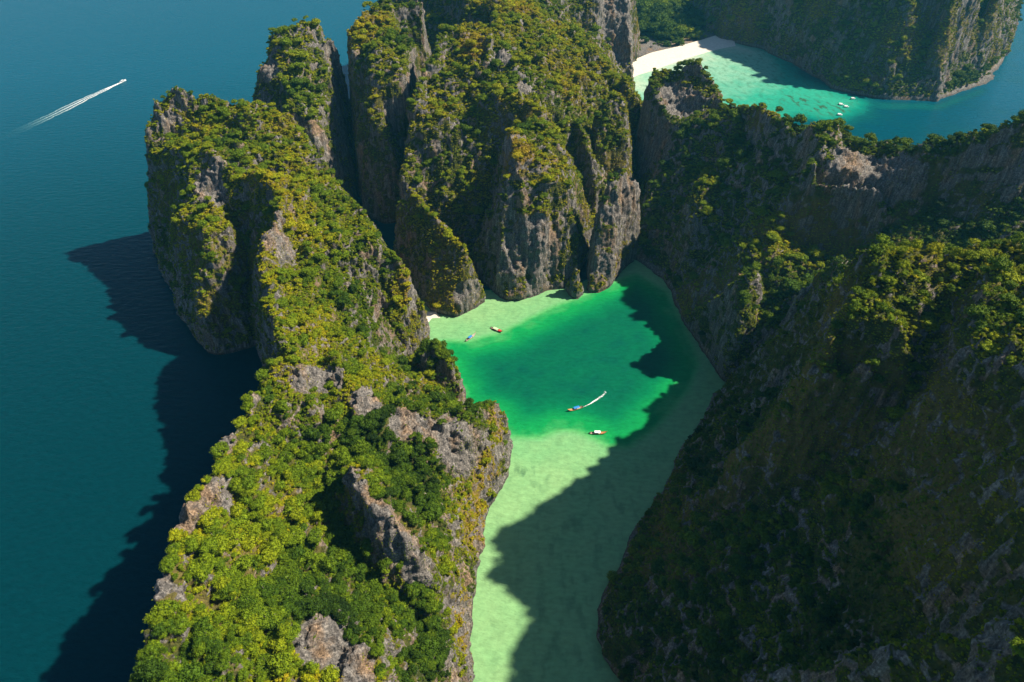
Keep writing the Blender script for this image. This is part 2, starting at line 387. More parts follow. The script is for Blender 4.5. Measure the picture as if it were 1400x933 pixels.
blockB = [p(500, 615, 60), p(545, 640, 50), p(595, 655, 40), p(645, 655, 26), p(684, 640, 10)]
blockW = [p(462, 560, 70), p(500, 615, 60)]
lowrib = [p(425, 838, 78), p(455, 860, 78), p(480, 890, 76), p(512, 933, 70)]
landmass('lagoon_ridge', 'long sunlit ridge with headland parting the open sea from the green lagoon', shoreA,
         [crestA, rimE, rimB, frontB, ledgeB, coveB, footA, arete, areteW, areteE, blockT, blockB, blockW, lowrib],
         [p(430, 330, 92), p(455, 390, 80), p(500, 400, 66), p(440, 470, 84), p(500, 470, 60), p(525, 460, 24), p(556, 492, 6), p(582, 550, 16), p(555, 520, 26), p(420, 560, 80), p(410, 620, 68), p(380, 640, 74),
          p(430, 640, 64), p(400, 720, 66), p(340, 720, 78), p(320, 800, 80), p(410, 800, 64), p(360, 870, 84), p(280, 880, 88), p(470, 820, 56), p(540, 880, 52), p(560, 930, 46),
          p(600, 700, 44), p(640, 700, 24), p(665, 690, 8), p(620, 800, 32), p(638, 800, 18), p(642, 880, 10), p(600, 900, 34), p(570, 690, 50), p(640, 600, 46),
          W(-60, 40, 66), W(-40, 20, 40), W(-90, 0, 80), W(-30, 80, 34), d(270, 165, 530), d(350, 185, 500), d(430, 250, 470), d(285, 265, 450), d(225, 330, 458), d(275, 420, 385), d(312, 300, 420)],
         1.3, 1.05, 11, rough=.85, terr=.35, rockbias=-.06)

landmass('rock_knob', 'round bush-covered knob with pale cut foot beside the green water',
         [p(582, 548), p(610, 557), p(638, 547), p(636, 522), p(618, 492), p(592, 480), p(562, 500), p(564, 528)],
         [[p(580, 478, 36), p(597, 470, 39), p(612, 484, 36), p(627, 508, 26)], [p(578, 520, 26), p(606, 530, 24)]], [], 1.1, 1.0, 13, rough=.45, rockbias=-.1)
landmass('rock_knob', 'smaller dark knob tucked behind the bush-covered one at the sand',
         [p(528, 492), p(556, 498), p(578, 478), p(580, 456), p(562, 442), p(526, 448), p(514, 470)],
         [[p(526, 440, 34), p(543, 432, 40), p(560, 436, 37), p(571, 452, 28)], [p(535, 475, 20), p(562, 470, 22)]], [], 1.1, 1.0, 14, rough=.45, rockbias=-.1)

# --- the pinnacle behind the headland
landmass('cliff_pinnacle', 'tall tilted rock pinnacle with scrub top behind the headland', 
         [W(-258, 655), W(-262, 625), W(-235, 596), W(-200, 578), W(-172, 578), W(-156, 610), W(-158, 690), W(-180, 725), W(-225, 718), W(-250, 690)],
         [[d(353, 88, 640), d(358, 100, 632)], [d(372, 42, 655), d(400, 35, 665), d(437, 36, 678), d(462, 52, 690)], [d(374, 75, 640), d(390, 110, 618), d(405, 150, 600), d(425, 185, 588)], [d(455, 100, 650), d(448, 150, 620)]],
         [d(362, 92, 645), d(420, 90, 640), d(470, 80, 690), d(345, 150, 628), d(385, 150, 596)], 1.8, 1.6, 23, rough=.8, rockbias=-.1)

# --- the central massif, its west block, spur, pillar and towers
shoreE = [W(-84, 620), W(-94, 575), W(-98, 535), W(-86, 514), W(-56, 506), W(-34, 484), p(673, 400), p(684, 411), p(706, 414), p(730, 407), p(754, 397), p(774, 396), W(54, 474), W(66, 505), W(80, 535), W(112, 555),
          W(138, 640), W(158, 720), W(168, 800), W(160, 880), p(854, 103), p(876, 80), W(176, 1120), W(60, 1140), W(-170, 1080), W(-190, 900), W(-150, 830), W(-86, 800), W(-76, 740), W(-78, 680)]
landmass('central_massif', 'big rounded limestone massif rising sheer from the head of the lagoon', shoreE,
         [[d(598, 56, 640), d(612, 40, 655), d(630, 32, 665), d(655, 34, 672), d(672, 40, 676)],
          [d(578, 92, 612), d(566, 135, 582), d(556, 190, 560), d(548, 240, 540)], [d(600, 175, 560), d(625, 190, 560)],
          [d(672, 40, 676), d(690, 2, 770), d(740, 28, 745), d(790, 62, 720), d(835, 98, 690), d(868, 130, 655)],
          [d(690, 185, 510), d(694, 215, 488), d(690, 270, 470), d(685, 330, 459), d(682, 395, 448)],     # lit edge of the main buttress
          [d(690, 185, 510), d(722, 232, 482), d(760, 248, 480), d(780, 256, 484)],
          [d(680, 225, 550), d(640, 220, 556), d(602, 240, 548)], [d(676, 320, 512), d(640, 322, 514)],     # shaded recess
          [d(780, 256, 484), d(778, 330, 472), d(772, 388, 460)],
          [W(148, 965, 118), W(158, 1005, 125), W(160, 1060, 130)], [d(722, 0, 880), d(760, 0, 900), d(822, 0, 925)], [d(828, 40, 945), d(826, 85, 900)], [d(735, 20, 830), d(800, 55, 850), d(826, 85, 870)],
          [d(690, 60, 640), d(730, 120, 590), d(752, 170, 550), d(770, 215, 515)], [d(745, 100, 640), d(785, 150, 600), d(800, 200, 560)]],
         [d(690, 130, 575), d(740, 160, 552), d(660, 100, 612), d(640, 150, 575), d(720, 80, 640), d(780, 110, 650), d(590, 120, 600), d(620, 80, 630),
          W(0, 850, 120), W(-50, 800, 130), W(100, 850, 95), W(120, 980, 120), W(60, 1040, 120), W(-40, 950, 120), d(745, 330, 458), d(730, 385, 447), W(110, 640, 55), W(140, 710, 50), W(60, 560, 40), W(-140, 920, 150), W(-60, 900, 165), W(-150, 1000, 150)],
         1.8, 1.6, 37, rough=1.0, rockbias=-.24)
landmass('cliff_block', 'steep flat-topped cliff block west of the massif across a dark cleft',
         [W(-152, 612), W(-142, 578), W(-120, 566), W(-98, 572), W(-88, 610), W(-86, 700), W(-88, 790), W(-150, 795), W(-170, 720), W(-166, 655)],
         [[d(477, 42, 690), d(488, 22, 710), d(505, 10, 730), d(535, 2, 745), d(582, 2, 752)], [d(480, 95, 640), d(500, 78, 632), d(535, 85, 626), d(558, 105, 614)], [d(482, 180, 604), d(505, 165, 594), d(532, 190, 580)]],
         [d(540, 40, 690), d(515, 130, 606), d(572, 60, 690)], 1.8, 1.6, 41, rough=.8, rockbias=-.20)
landmass('rock_spur', 'long tapering scrub-topped spur reaching the lagoon at the pocket of sand',
         [p(586, 426), p(604, 432), p(625, 437), p(655, 420), p(667, 411), W(-30, 462), W(-52, 492), W(-80, 508), W(-104, 498), W(-98, 470)],
         [[d(546, 262, 490), d(562, 250, 486), d(582, 285, 466), d(612, 312, 454), d(640, 348, 442), d(657, 376, 434)], [d(552, 330, 466), d(585, 385, 440)]], [], 1.5, 1.4, 43, rough=.6, rockbias=-.20)
landmass('rock_pillar', 'small free-standing rock pillar at the massif foot beside the water',
         [p(774, 402), p(781, 410), p(790, 412), p(797, 404), W(58, 458), W(50, 464), W(42, 460)], [[d(782, 368, 451), d(787, 359, 453), d(792, 368, 453)]], [], 1.0, 1.0, 44, rough=.35, rockbias=-.20)
landmass('rock_tower', 'rounded grey limestone tower at the lagoon corner by the massif',
         [p(800, 402), p(815, 402), p(832, 395), p(847, 375), W(108, 500), W(112, 520), W(98, 532), W(74, 524), W(64, 490)],
         [[d(808, 248, 484), d(830, 231, 487), d(850, 226, 494), d(878, 242, 502), d(892, 268, 505)], [d(810, 320, 470), d(840, 310, 472), d(880, 310, 494)]], [d(850, 250, 490)], 1.5, 1.3, 45, rough=.55, rockbias=.0)
landmass('rock_tower', 'narrow scrubby tower in the ravine behind the lagoon corner',
         [W(64, 574), W(76, 556), W(100, 552), W(116, 570), W(120, 606), W(98, 628), W(68, 614)],
         [[d(816, 150, 592), d(838, 125, 602), d(858, 145, 600)], [d(816, 215, 566), d(860, 200, 572)]], [], 1.6, 1.5, 46, rough=.6, rockbias=-.20)

# --- wall between the lagoon and the far bay, running off to the east
shoreI = [W(96, 508), W(108, 500), p(880, 366), p(905, 384), p(916, 415), p(935, 442), p(962, 482), p(987, 528), W(190, 330), W(300, 300), W(440, 300), W(520, 420), W(500, 520),
          W(420, 545), W(350, 555), W(300, 575), W(262, 610), W(240, 670), W(225, 740), W(205, 790), W(170, 800), W(150, 720), W(112, 600)]
landmass('bay_wall', 'shaded rock wall with jagged crest between lagoon and far bay', shoreI,
         [[d(872, 112, 650), d(888, 100, 645), d(915, 100, 640), d(945, 92, 640), d(958, 97, 636), d(975, 125, 618), d(992, 150, 600), d(1006, 153, 575), d(1040, 151, 525), d(1080, 158, 492), d(1104, 174, 470), d(1116, 196, 450), d(1124, 213, 430),
           d(1160, 212, 426), d(1200, 216, 422), d(1250, 226, 424), d(1258, 222, 422), d(1300, 205, 416), d(1350, 182, 412), d(1400, 166, 410), W(470, 420, 185)],
          [d(885, 130, 622), d(930, 150, 615), d(968, 165, 606)],
          [d(905, 232, 560), d(915, 300, 520), d(900, 360, 490)],
          [d(1060, 270, 445), d(1045, 330, 418), d(1010, 390, 395)],
          [d(1045, 335, 424), d(1090, 338, 424), d(1140, 342, 420)], [d(1100, 290, 432), d(1200, 310, 424), d(1300, 290, 408), d(1400, 270, 400)],
          [d(1130, 202, 500), d(1160, 198, 495), d(1195, 206, 480)],
          [d(1150, 232, 434), d(1140, 290, 428)], [d(1190, 240, 436), d(1180, 300, 430)], [d(1240, 245, 424), d(1235, 300, 410)], [d(1080, 200, 492), d(1075, 260, 452)], [d(1020, 190, 540), d(1030, 250, 500)], [W(172, 338, 40), W(196, 362, 56), W(240, 352, 44), W(300, 350, 55), W(420, 345, 90)]],
         [d(925, 172, 590), d(940, 260, 530), d(1010, 220, 500), d(1090, 240, 462), d(1000, 330, 430), d(985, 470, 348), W(260, 530, 70), W(330, 500, 80), W(420, 480, 100), W(215, 600, 60), W(200, 700, 70), d(930, 380, 460)],
         1.8, 1.7, 53, rough=.9, terr=.3, rockbias=-.14)

landmass('rock_tower', 'leaning shaded tower with sunlit top on the wall above the lagoon corner',
         [W(128, 474), W(146, 452), W(176, 452), W(190, 482), W(178, 514), W(142, 516)],
         [[d(948, 250, 490), d(964, 236, 497), d(985, 244, 494), d(1002, 270, 480)], [d(945, 310, 472), d(990, 310, 466)]], [], 1.6, 1.5, 55, rough=.6, rockbias=-.20)
landmass('rock_spur', 'dark domed spur with one sunlit tuft above the shaded shore',
         [p(930, 436), p(962, 482), p(987, 524), W(168, 345), W(186, 362), W(196, 392), W(188, 420), W(160, 436)],
         [[d(1036, 361, 377), d(1024, 366, 374), d(1000, 384, 376), d(970, 405, 390)], [d(1010, 440, 356), d(985, 470, 360)]], [], 1.6, 1.5, 56, rough=.6, rockbias=-.25)
landmass('rock_stack', 'little bush-capped rock stack on the crest before the bay',
         [W(268, 482), W(280, 474), W(292, 482), W(294, 496), W(282, 504), W(270, 498)], [[d(1205, 192, 488), d(1212, 184, 491), d(1220, 192, 489)]], [], 1.3, 1.2, 57, rough=.4, rockbias=-.1)
landmass('rock_pinnacle', 'pale sunlit pinnacle standing on the shoulder of the shaded hill',
         [W(166, 340), W(176, 332), W(190, 334), W(196, 348), W(188, 360), W(172, 358)], [[p(1086, 396, 78), p(1094, 387, 87), p(1104, 393, 85), p(1110, 402, 78)]], [], 1.2, 1.1, 58, rough=.45, rockbias=.15)

# --- the great shaded hill on the lagoon's east side
shoreJ = [p(990, 524), p(968, 552), p(950, 577), p(930, 615), p(905, 655), p(880, 700), p(855, 742), p(836, 790), p(818, 835), p(812, 868), p(818, 900), p(848, 933), W(58, 110), W(70, 50), W(80, -30),
          W(420, -30), W(450, 150), W(440, 320), W(320, 372), W(240, 388), W(192, 384), W(178, 356)]
landmass('shaded_hill', 'huge shaded wooded hill with sunlit crown east of the lagoon', shoreJ,
         [[W(199, 351, 104), W(190, 336, 110), W(186, 318, 110), p(1135, 395, 124), p(1165, 362, 167), p(1182, 348, 174), p(1220, 342, 175), p(1280, 344, 175), p(1340, 340, 176), p(1400, 338, 176), W(330, 230, 175)],
          [p(1180, 400, 167), p(1250, 440, 171), p(1330, 480, 178), p(1400, 500, 186)],
          [p(1400, 500, 186), p(1420, 600, 184), p(1440, 720, 190), p(1450, 850, 196), W(135, 30, 200), W(140, -30, 200)],
          [p(1160, 425, 163), p(1150, 450, 160), p(1162, 478, 156), p(1142, 520, 141), p(1122, 568, 116)], [p(1215, 500, 146), p(1225, 560, 134)],
          [p(1070, 440, 62), p(1040, 500, 48), p(1010, 540, 30)],
          [p(1040, 600, 60), p(1000, 650, 52), p(960, 700, 40), p(930, 740, 34)], [p(1190, 600, 120), p(1180, 660, 112), p(1150, 760, 98), p(1120, 900, 92)],
          [p(1300, 640, 148), p(1280, 760, 140), p(1260, 900, 134)], [p(960, 760, 50), p(920, 860, 40), p(900, 933, 40)], [p(1060, 700, 70), p(1030, 820, 70), p(1000, 933, 70)]],
         [p(1110, 470, 104), p(1085, 520, 80), p(1080, 420, 60), p(860, 800, 18), p(845, 870, 20), p(900, 740, 18), p(950, 640, 22), p(1000, 560, 26), W(300, 295, 120), W(260, 335, 45), W(225, 335, 50), W(350, 100, 180), W(250, 100, 195), W(250, 0, 195)],
         1.6, 1.4, 71, rough=.9, terr=.2, rockbias=-.38)

# --- far side of the bay and the wooded flat behind its beach
shoreH = [p(983, 55), p(1045, 69), p(1099, 96), p(1138, 123), p(1207, 137), p(1280, 140), p(1334, 121), p(1357, 111), p(1377, 77), p(1388, 38), W(960, 1400), W(900, 1600), W(280, 1600), W(300, 1300), W(315, 1180)]
landmass('bay_cliff', 'high hazy cliff with fluted face on the far side of the bay', shoreH,
         [[W(362, 1195, 125), W(425, 1115, 140), W(462, 1030, 145), W(495, 955, 140), W(545, 930, 140), W(590, 945, 140), W(640, 985, 120), W(690, 1060, 110), d(1392, 0, 1160)],
          [d(1240, 0, 935), d(1238, 60, 912), d(1250, 110, 895)], [d(1330, 60, 985), d(1300, 100, 935), d(1340, 100, 970)]],
         [W(500, 1200, 190), W(650, 1200, 170), W(600, 1400, 180), W(800, 1350, 120), d(1270, 60, 930), d(1290, 20, 990)], 2.6, 2.6, 83, rough=1.2, terr=.4, rockbias=-.12)
flatG = [p(890, 84), p(930, 72), p(970, 60), p(994, 56), W(330, 1180), W(330, 1400), W(330, 1650), W(120, 1650), W(120, 1300), W(150, 1100)]
landmass('valley_floor', 'wooded flat valley floor behind the white beach', [(q[0], q[1], 2.0) for q in flatG], [], [W(240, 1180, 5), W(230, 1300, 12), W(230, 1450, 30), W(230, 1600, 60)], 4.0, 4.0, 97, rough=.5, terr=0)

# ------------------------------------------------------------------ water, sand
def water_material():
    m, ns, ls, b = mat('sea_water')
    geo = nn(ns, 'ShaderNodeNewGeometry')
    dep = nn(ns, 'ShaderNodeAttribute', attribute_name='depth'); bay = nn(ns, 'ShaderNodeAttribute', attribute_name='bay'); grs = nn(ns, 'ShaderNodeAttribute', attribute_name='seagrass')
    def tex(scale, det=4, vec=None):
        t = nn(ns, 'ShaderNodeTexNoise'); t.inputs['Scale'].default_value = scale; t.inputs['Detail'].default_value = det
        ls.new(vec or geo.outputs['Position'], t.inputs['Vector']); return t
    n1 = tex(.06, 6)
    sb = nn(ns, 'ShaderNodeMath', operation='SUBTRACT'); sb.inputs[1].default_value = .5; ls.new(n1.outputs[0], sb.inputs[0])
    ad = nn(ns, 'ShaderNodeMath', operation='MULTIPLY_ADD'); ad.inputs[1].default_value = .16
    ls.new(sb.outputs[0], ad.inputs[0]); ls.new(dep.outputs['Fac'], ad.inputs[2])
    lag = ramp(ns, [(0, (.42, .42, .24)), (.08, (.22, .38, .165)), (.28, (.145, .36, .15)), (.42, (.085, .34, .11)), (.52, (.006, .235, .060)), (.68, (.002, .140, .055)), (.80, (.002, .098, .050)), (1, (.0005, .036, .055))])
    ls.new(ad.outputs[0], lag.inputs[0])
    by = ramp(ns, [(0, (.46, .52, .38)), (.12, (.25, .45, .31)), (.35, (.03, .31, .20)), (.55, (.005, .20, .14)), (.75, (.003, .085, .085)), (1, (.0005, .036, .055))])
    ls.new(ad.outputs[0], by.inputs[0])
    mx = nn(ns, 'ShaderNodeMixRGB'); ls.new(bay.outputs['Fac'], mx.inputs[0]); ls.new(lag.outputs[0], mx.inputs[1]); ls.new(by.outputs[0], mx.inputs[2])
    off = nn(ns, 'ShaderNodeAttribute', attribute_name='sky_sheen'); oc = ramp(ns, [(0, (.0006, .028, .037)), (.5, (.0005, .042, .060)), (1, (.0004, .066, .105))]); ls.new(off.outputs['Fac'], oc.inputs[0])  # sky reflection painted into the sea colour, brighter with distance
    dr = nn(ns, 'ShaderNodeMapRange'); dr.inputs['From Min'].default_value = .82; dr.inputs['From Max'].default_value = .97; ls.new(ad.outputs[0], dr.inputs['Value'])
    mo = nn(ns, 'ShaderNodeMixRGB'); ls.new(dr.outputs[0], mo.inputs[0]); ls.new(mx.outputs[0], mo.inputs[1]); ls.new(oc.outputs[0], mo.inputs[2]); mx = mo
    # seagrass and coral heads on the sand, seen through the shallows
    mp = nn(ns, 'ShaderNodeMapping'); mp.inputs['Scale'].default_value = (1, .5, 1); ls.new(geo.outputs['Position'], mp.inputs['Vector'])
    g = tex(.16, 8, mp.outputs[0]); gr = ramp(ns, [(.50, (0, 0, 0)), (.66, (1, 1, 1))]); ls.new(g.outputs[0], gr.inputs[0])
    gm = nn(ns, 'ShaderNodeMath', operation='MULTIPLY'); ls.new(gr.outputs[0], gm.inputs[0]); ls.new(grs.outputs['Fac'], gm.inputs[1])
    m2 = nn(ns, 'ShaderNodeMixRGB'); m2.inputs[2].default_value = (.035, .10, .05, 1); ls.new(gm.outputs[0], m2.inputs[0]); ls.new(mx.outputs[0], m2.inputs[1])
    mpw = nn(ns, 'ShaderNodeMapping'); mpw.inputs['Scale'].default_value = (1, 2.0, 1); mpw.inputs['Rotation'].default_value = (0, 0, .25); ls.new(geo.outputs['Position'], mpw.inputs['Vector'])
    n5 = tex(.22, 8, mpw.outputs[0]); r5 = ramp(ns, [(.3, (.86, .86, .86)), (.7, (1.13, 1.13, 1.13))]); ls.new(n5.outputs[0], r5.inputs[0])  # light and dark of the ripples put into the colour as stretched noise
    m3 = nn(ns, 'ShaderNodeMixRGB', blend_type='MULTIPLY'); m3.inputs[0].default_value = 1; ls.new(m2.outputs[0], m3.inputs[1]); ls.new(r5.outputs[0], m3.inputs[2])
    ls.new(m3.outputs[0], b.inputs['Base Color'])
    b.inputs['Roughness'].default_value = .2; b.inputs['IOR'].default_value = 1.16; b.inputs['Specular IOR Level'].default_value = .3
    mp3 = nn(ns, 'ShaderNodeMapping'); mp3.inputs['Scale'].default_value = (1, 2.2, 1); mp3.inputs['Rotation'].default_value = (0, 0, .35); ls.new(geo.outputs['Position'], mp3.inputs['Vector'])
    w1 = tex(.11, 3, mp3.outputs[0]); w2 = tex(.5, 5, mp3.outputs[0])
    wa = nn(ns, 'ShaderNodeMath', operation='MULTIPLY_ADD'); wa.inputs[1].default_value = 2.2; ls.new(w1.outputs[0], wa.inputs[0]); ls.new(w2.outputs[0], wa.inputs[2])
    bp = nn(ns, 'ShaderNodeBump'); bp.inputs['Strength'].default_value = .6; bp.inputs['Distance'].default_value = .6
    ls.new(wa.outputs[0], bp.inputs['Height']); ls.new(bp.outputs[0], b.inputs['Normal'])
    return m
M['water'] = water_material()

def axis(breaks):
    out = []
    for (a_, b, st) in breaks: out += list(np.arange(a_, b, st))
    return np.array(out+[breaks[-1][1]], float)
gx = axis([(-16000, -4000, 3000), (-4000, -600, 340), (-600, -100, 25), (-100, 260, 2.5), (260, 800, 6), (800, 4000, 320), (4000, 16000, 3000)])
gy = axis([(-2000, 0, 400), (0, 520, 2.5), (520, 680, 20), (680, 1250, 5), (1250, 4000, 275), (4000, 24000, 4000)])
X, Y = np.meshgrid(gx, gy)
deep = [p(607, 470), p(640, 471), p(690, 458), p(720, 443), p(750, 427), p(790, 412), p(830, 394), p(870, 378), p(905, 400), p(930, 450), p(948, 495), p(934, 530), p(908, 562), p(882, 588), p(856, 606), p(836, 605), p(812, 594), p(785, 583), p(762, 583), p(735, 594), p(700, 592), p(678, 570), p(652, 562), p(636, 550), p(622, 520)]
sdd = sdist(X, Y, deep)
wd = 12+5*fbm(X/40, Y/40, 0, 5, 2)
dl = np.where(sdd > 0, .50+.31*sstep(0, 34, sdd), .50-.26*sstep(0, 9, -sdd)-.10*sstep(10, 40, -sdd))
# the southern channel: a paler bar by the west shore, deeper and weedy in the middle
chan = sdist(X, Y, [p(735, 690), p(790, 640), p(870, 640), p(915, 620), p(880, 700), p(830, 790), p(805, 870), p(830, 960), p(700, 960), p(712, 860), p(705, 760)])
dl = dl+.04*sstep(-10, 22, chan)
lagoon_area = [W(-160, 480), W(-90, 470), W(0, 455), W(60, 470), W(100, 520), W(180, 500), W(180, 330), W(110, 250), W(75, 130), W(95, -40), W(-40, -40), W(-40, 200), W(-40, 300), W(-100, 400)]
inl = in_poly(X, Y, lagoon_area)
sea = np.full(X.shape, 1.0)
# the bay: sand off the beach, a tongue of pale shallows, a coral shelf, then open sea
shore = [p(862, 99), p(885, 90), p(930, 76), p(970, 63), p(1000, 60)]
db = sdist(X, Y, shore, False)
shelf = sdist(X, Y, [p(862, 99), p(930, 76), p(1000, 60), p(1040, 72), p(1062, 90), p(1090, 108), p(1135, 128), p(1165, 140), p(1150, 152), p(1130, 160), p(1100, 156), p(1060, 158), p(990, 160), p(900, 180), p(850, 140)])
dbay = np.clip(.06+.36*sstep(0, 230, db)+.12*fbm(X/45, Y/70, 0, 31, 4)+.5*sstep(12, -45, shelf), 0, 1)
ledge = sdist(X, Y, [p(1150, 134), p(1210, 140), p(1285, 143), p(1345, 122), p(1340, 128), p(1285, 150), p(1210, 150)])
dbay = np.minimum(dbay, 1-.22*sstep(-14, 8, ledge))
isbay = ((Y > 560) & (X > 150) & (Y < 1250) & (X < 950))
bayw = isbay*sstep(560, 640, Y)
depth = np.where(inl, dl, np.where(isbay, dbay, sea))
sg = np.where(inl, .17*sstep(-12, 14, chan)*sstep(0, 16, -sdd)+.16*sstep(2, 10, -sdd)+.55*sstep(14, 4, np.hypot(X-p(725, 648)[0], Y-p(725, 648)[1])), 0)
reef = sdist(X, Y, [p(1075, 128), p(1110, 135), p(1160, 150), p(1150, 158), p(1110, 152), p(1080, 142)])
sg = np.maximum(sg, np.where(isbay, .9*sstep(-10, 12, reef)+.35*sstep(20, 60, db)*sstep(.75, .5, dbay), 0))
me = bpy.data.meshes.new('sea'); idx = np.arange(X.size).reshape(X.shape)
fill(me, np.stack([X, Y, 0*X], -1).reshape(-1, 3), np.stack([idx[:-1, :-1], idx[:-1, 1:], idx[1:, 1:], idx[1:, :-1]], -1).reshape(-1, 4))
for nm, val in (('depth', depth), ('bay', bayw.astype(float)), ('seagrass', sg), ('sky_sheen', np.clip(sstep(250, 1150, Y+.15*np.abs(X)+60*fbm(X/300, Y/300, 0, 77, 3)), 0, 1))):
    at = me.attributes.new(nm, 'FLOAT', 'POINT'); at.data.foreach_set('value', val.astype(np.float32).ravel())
me.materials.append(M['water'])
tag(link('sea', me), 'blue green sea with emerald lagoon and turquoise bay shallows', 'sea', kind='structure')

M['sand'] = plain('pale_sand', (.62, .56, .46), .95, 0, .10, .3)
def sheet(name, top, mt, label, cat):
    """a gently domed sheet from a strip of (low edge, high edge) point pairs"""
    n = 9; vs = []; fs = []
    for (a_, b) in top:
        for k in range(n+1):
            t = k/n; vs.append((a_[0]+(b[0]-a_[0])*t, a_[1]+(b[1]-a_[1])*t, a_[2]+(b[2]-a_[2])*t**.7))
    for i in range(len(top)-1):
        for k in range(n):
            q = i*(n+1)+k; fs.append((q, q+1, q+n+2, q+n+1))
    m = bpy.data.meshes.new(name); m.from_pydata(vs, [], fs); m.materials.append(mt)
    for q in m.polygons: q.use_smooth = True
    return tag(link(name, m), label, cat, kind='structure')
def strip(lo, hi, z0, z1, n=40):
    def samp(l):
        l = np.array([q[:2] for q in l]); s = np.r_[0, np.cumsum(np.hypot(*np.diff(l, axis=0).T))]; t = np.linspace(0, s[-1], n)
        return np.stack([np.interp(t, s, l[:, 0]), np.interp(t, s, l[:, 1])], -1)
    A, B = samp(lo), samp(hi); return [((a_[0], a_[1], z0), (b[0], b[1], z1)) for a_, b in zip(A, B)]
sheet('beach', strip([p(858, 112), p(872, 104), p(895, 97), p(930, 84), p(965, 73), p(985, 68), p(1006, 64)], [p(846, 96), p(866, 86), p(890, 76), p(925, 68), p(960, 58), p(985, 50), p(1000, 48)], -.5, 4.2), M['sand'], 'curved white sand beach at the head of the bay', 'beach')
sheet('sandbar', strip([p(590, 452), p(587, 442), p(592, 436), p(603, 436)], [p(574, 452), p(574, 440), p(580, 428), p(596, 428)], -.35, 1.2, 14), M['sand'], 'small pocket of pale sand where ridge meets massif', 'beach')

# ------------------------------------------------------------------ plants
def ico(sub=1):
    bm = bmesh.new(); bmesh.ops.create_icosphere(bm, subdivisions=sub, radius=1)
    v = np.array([q.co[:] for q in bm.verts]); f = [[r.index for r in q.verts] for q in bm.faces]; bm.free(); return v, f
ICO1, ICO2 = ico(1), ico(2)
def crown_mesh(name, seed, lobes, leaves, leaf, flat=.75, core=ICO1, spread=.62):
    r = np.random.default_rng(seed); vs = []; fs = []
    def add(v, f):
        o = len(vs); vs.extend(v.tolist()); fs.extend([[q+o for q in g] for g in f])
    L = []
    for k in range(lobes):
        an = r.uniform(0, 6.28); rr = spread*math.sqrt(r.uniform(0, 1)) if k else 0
        R = r.uniform(.22, .50) if lobes > 1 else 1.0
        cz = .55*flat*(1-rr*rr*1.1)+r.uniform(-.10, .14)
        L.append((np.array([rr*math.cos(an), rr*math.sin(an), cz]), R))
    for c, R in L:
        v = core[0].copy(); n = 1+.22*fbm(v[:, 0]*1.7+seed, v[:, 1]*1.7, v[:, 2]*1.7, seed, 2)
        v = v*n[:, None]*R*np.array([r.uniform(.8, 1.15), r.uniform(.8, 1.15), .8])*.74+c; add(v, core[1])
        for _ in range(leaves):
            dv = r.normal(size=3); dv[2] = abs(dv[2])*.9-.25; dv /= np.linalg.norm(dv)
            pos = c+dv*R*np.array([1, 1, .85])*(.74+.55*r.random()**1.6)
            nr = dv+r.normal(size=3)*.6; nr /= np.linalg.norm(nr)
            t1 = np.cross(nr, r.normal(size=3)); t1 /= np.linalg.norm(t1)+1e-6; t2 = np.cross(nr, t1)
            s = leaf*r.uniform(.6, 1.3)
            add(np.array([pos-t1*s, pos-t2*s*.62, pos+t1*s, pos+t2*s*.62]), [[0, 1, 2, 3]])
    m = bpy.data.meshes.new(name); m.from_pydata(vs, [], fs); m.materials.append(M['leaf']); m.update(); return m
def tube(vs, fs, pts, rad, n=7):
    o = len(vs)
    for k, (q, r) in enumerate(zip(pts, rad)):
        q = Vector(q); t = (Vector(pts[min(k+1, len(pts)-1)])-Vector(pts[max(k-1, 0)])).normalized()
        u = t.orthogonal().normalized(); v = t.cross(u)
        for j in range(n):
            an = 2*math.pi*j/n; vs.append(tuple(q+u*math.cos(an)*r+v*math.sin(an)*r))
    for k in range(len(pts)-1):
        for j in range(n): fs.append([o+k*n+j, o+k*n+(j+1) % n, o+(k+1)*n+(j+1) % n, o+(k+1)*n+j])
    fs.append([o+j for j in range(n)][::-1]); fs.append([o+(len(pts)-1)*n+j for j in range(n)])
def mesh_from(name, vs, fs, mt, smooth=False):
    m = bpy.data.meshes.new(name); m.from_pydata(vs, [], fs); m.update()
    if mt: m.materials.append(mt)
    if smooth:
        for q in m.polygons: q.use_smooth = True
    return m
def trunk_mesh(name, seed):          # for a crown of radius 1 whose base is at 0
    r = random.Random(seed); vs, fs = [], []
    k = [(0, 0, -1.5), (r.uniform(-.04, .04), r.uniform(-.04, .04), -.5), (r.uniform(-.08, .08), r.uniform(-.08, .08), 0), (r.uniform(-.1, .1), r.uniform(-.1, .1), .35)]
    tube(vs, fs, k, [.11, .085, .07, .045])
    for q in range(5):
        an = q*1.257+r.uniform(-.4, .4); R = r.uniform(.4, .65)
        s = Vector(k[2])+Vector((0, 0, r.uniform(-.2, .1)))
        tube(vs, fs, [s, s+Vector((math.cos(an)*R*.5, math.sin(an)*R*.5, .2)), s+Vector((math.cos(an)*R, math.sin(an)*R, .42))], [.05, .035, .018], 5)
    return mesh_from(name, vs, fs, M['bark'])
BIG = [crown_mesh('tree_crown_%d' % q, 100+q, 18+q % 3*4, 74, .085, .62+.1*(q % 4), spread=.78) for q in range(7)]
TRUNK = [trunk_mesh('tree_trunk_%d' % q, q) for q in range(3)]
MID = [crown_mesh('bush_crown_%d' % q, 200+q, 7+q % 3*2, 40, .14, .7+.12*(q % 3), spread=.55) for q in range(5)]
PROTO = []
for m_ in BIG[:4]+MID: PROTO.append(bpy.data.objects.new('plant_source', m_))       # 0-3 tree crowns, 4-8 bushes

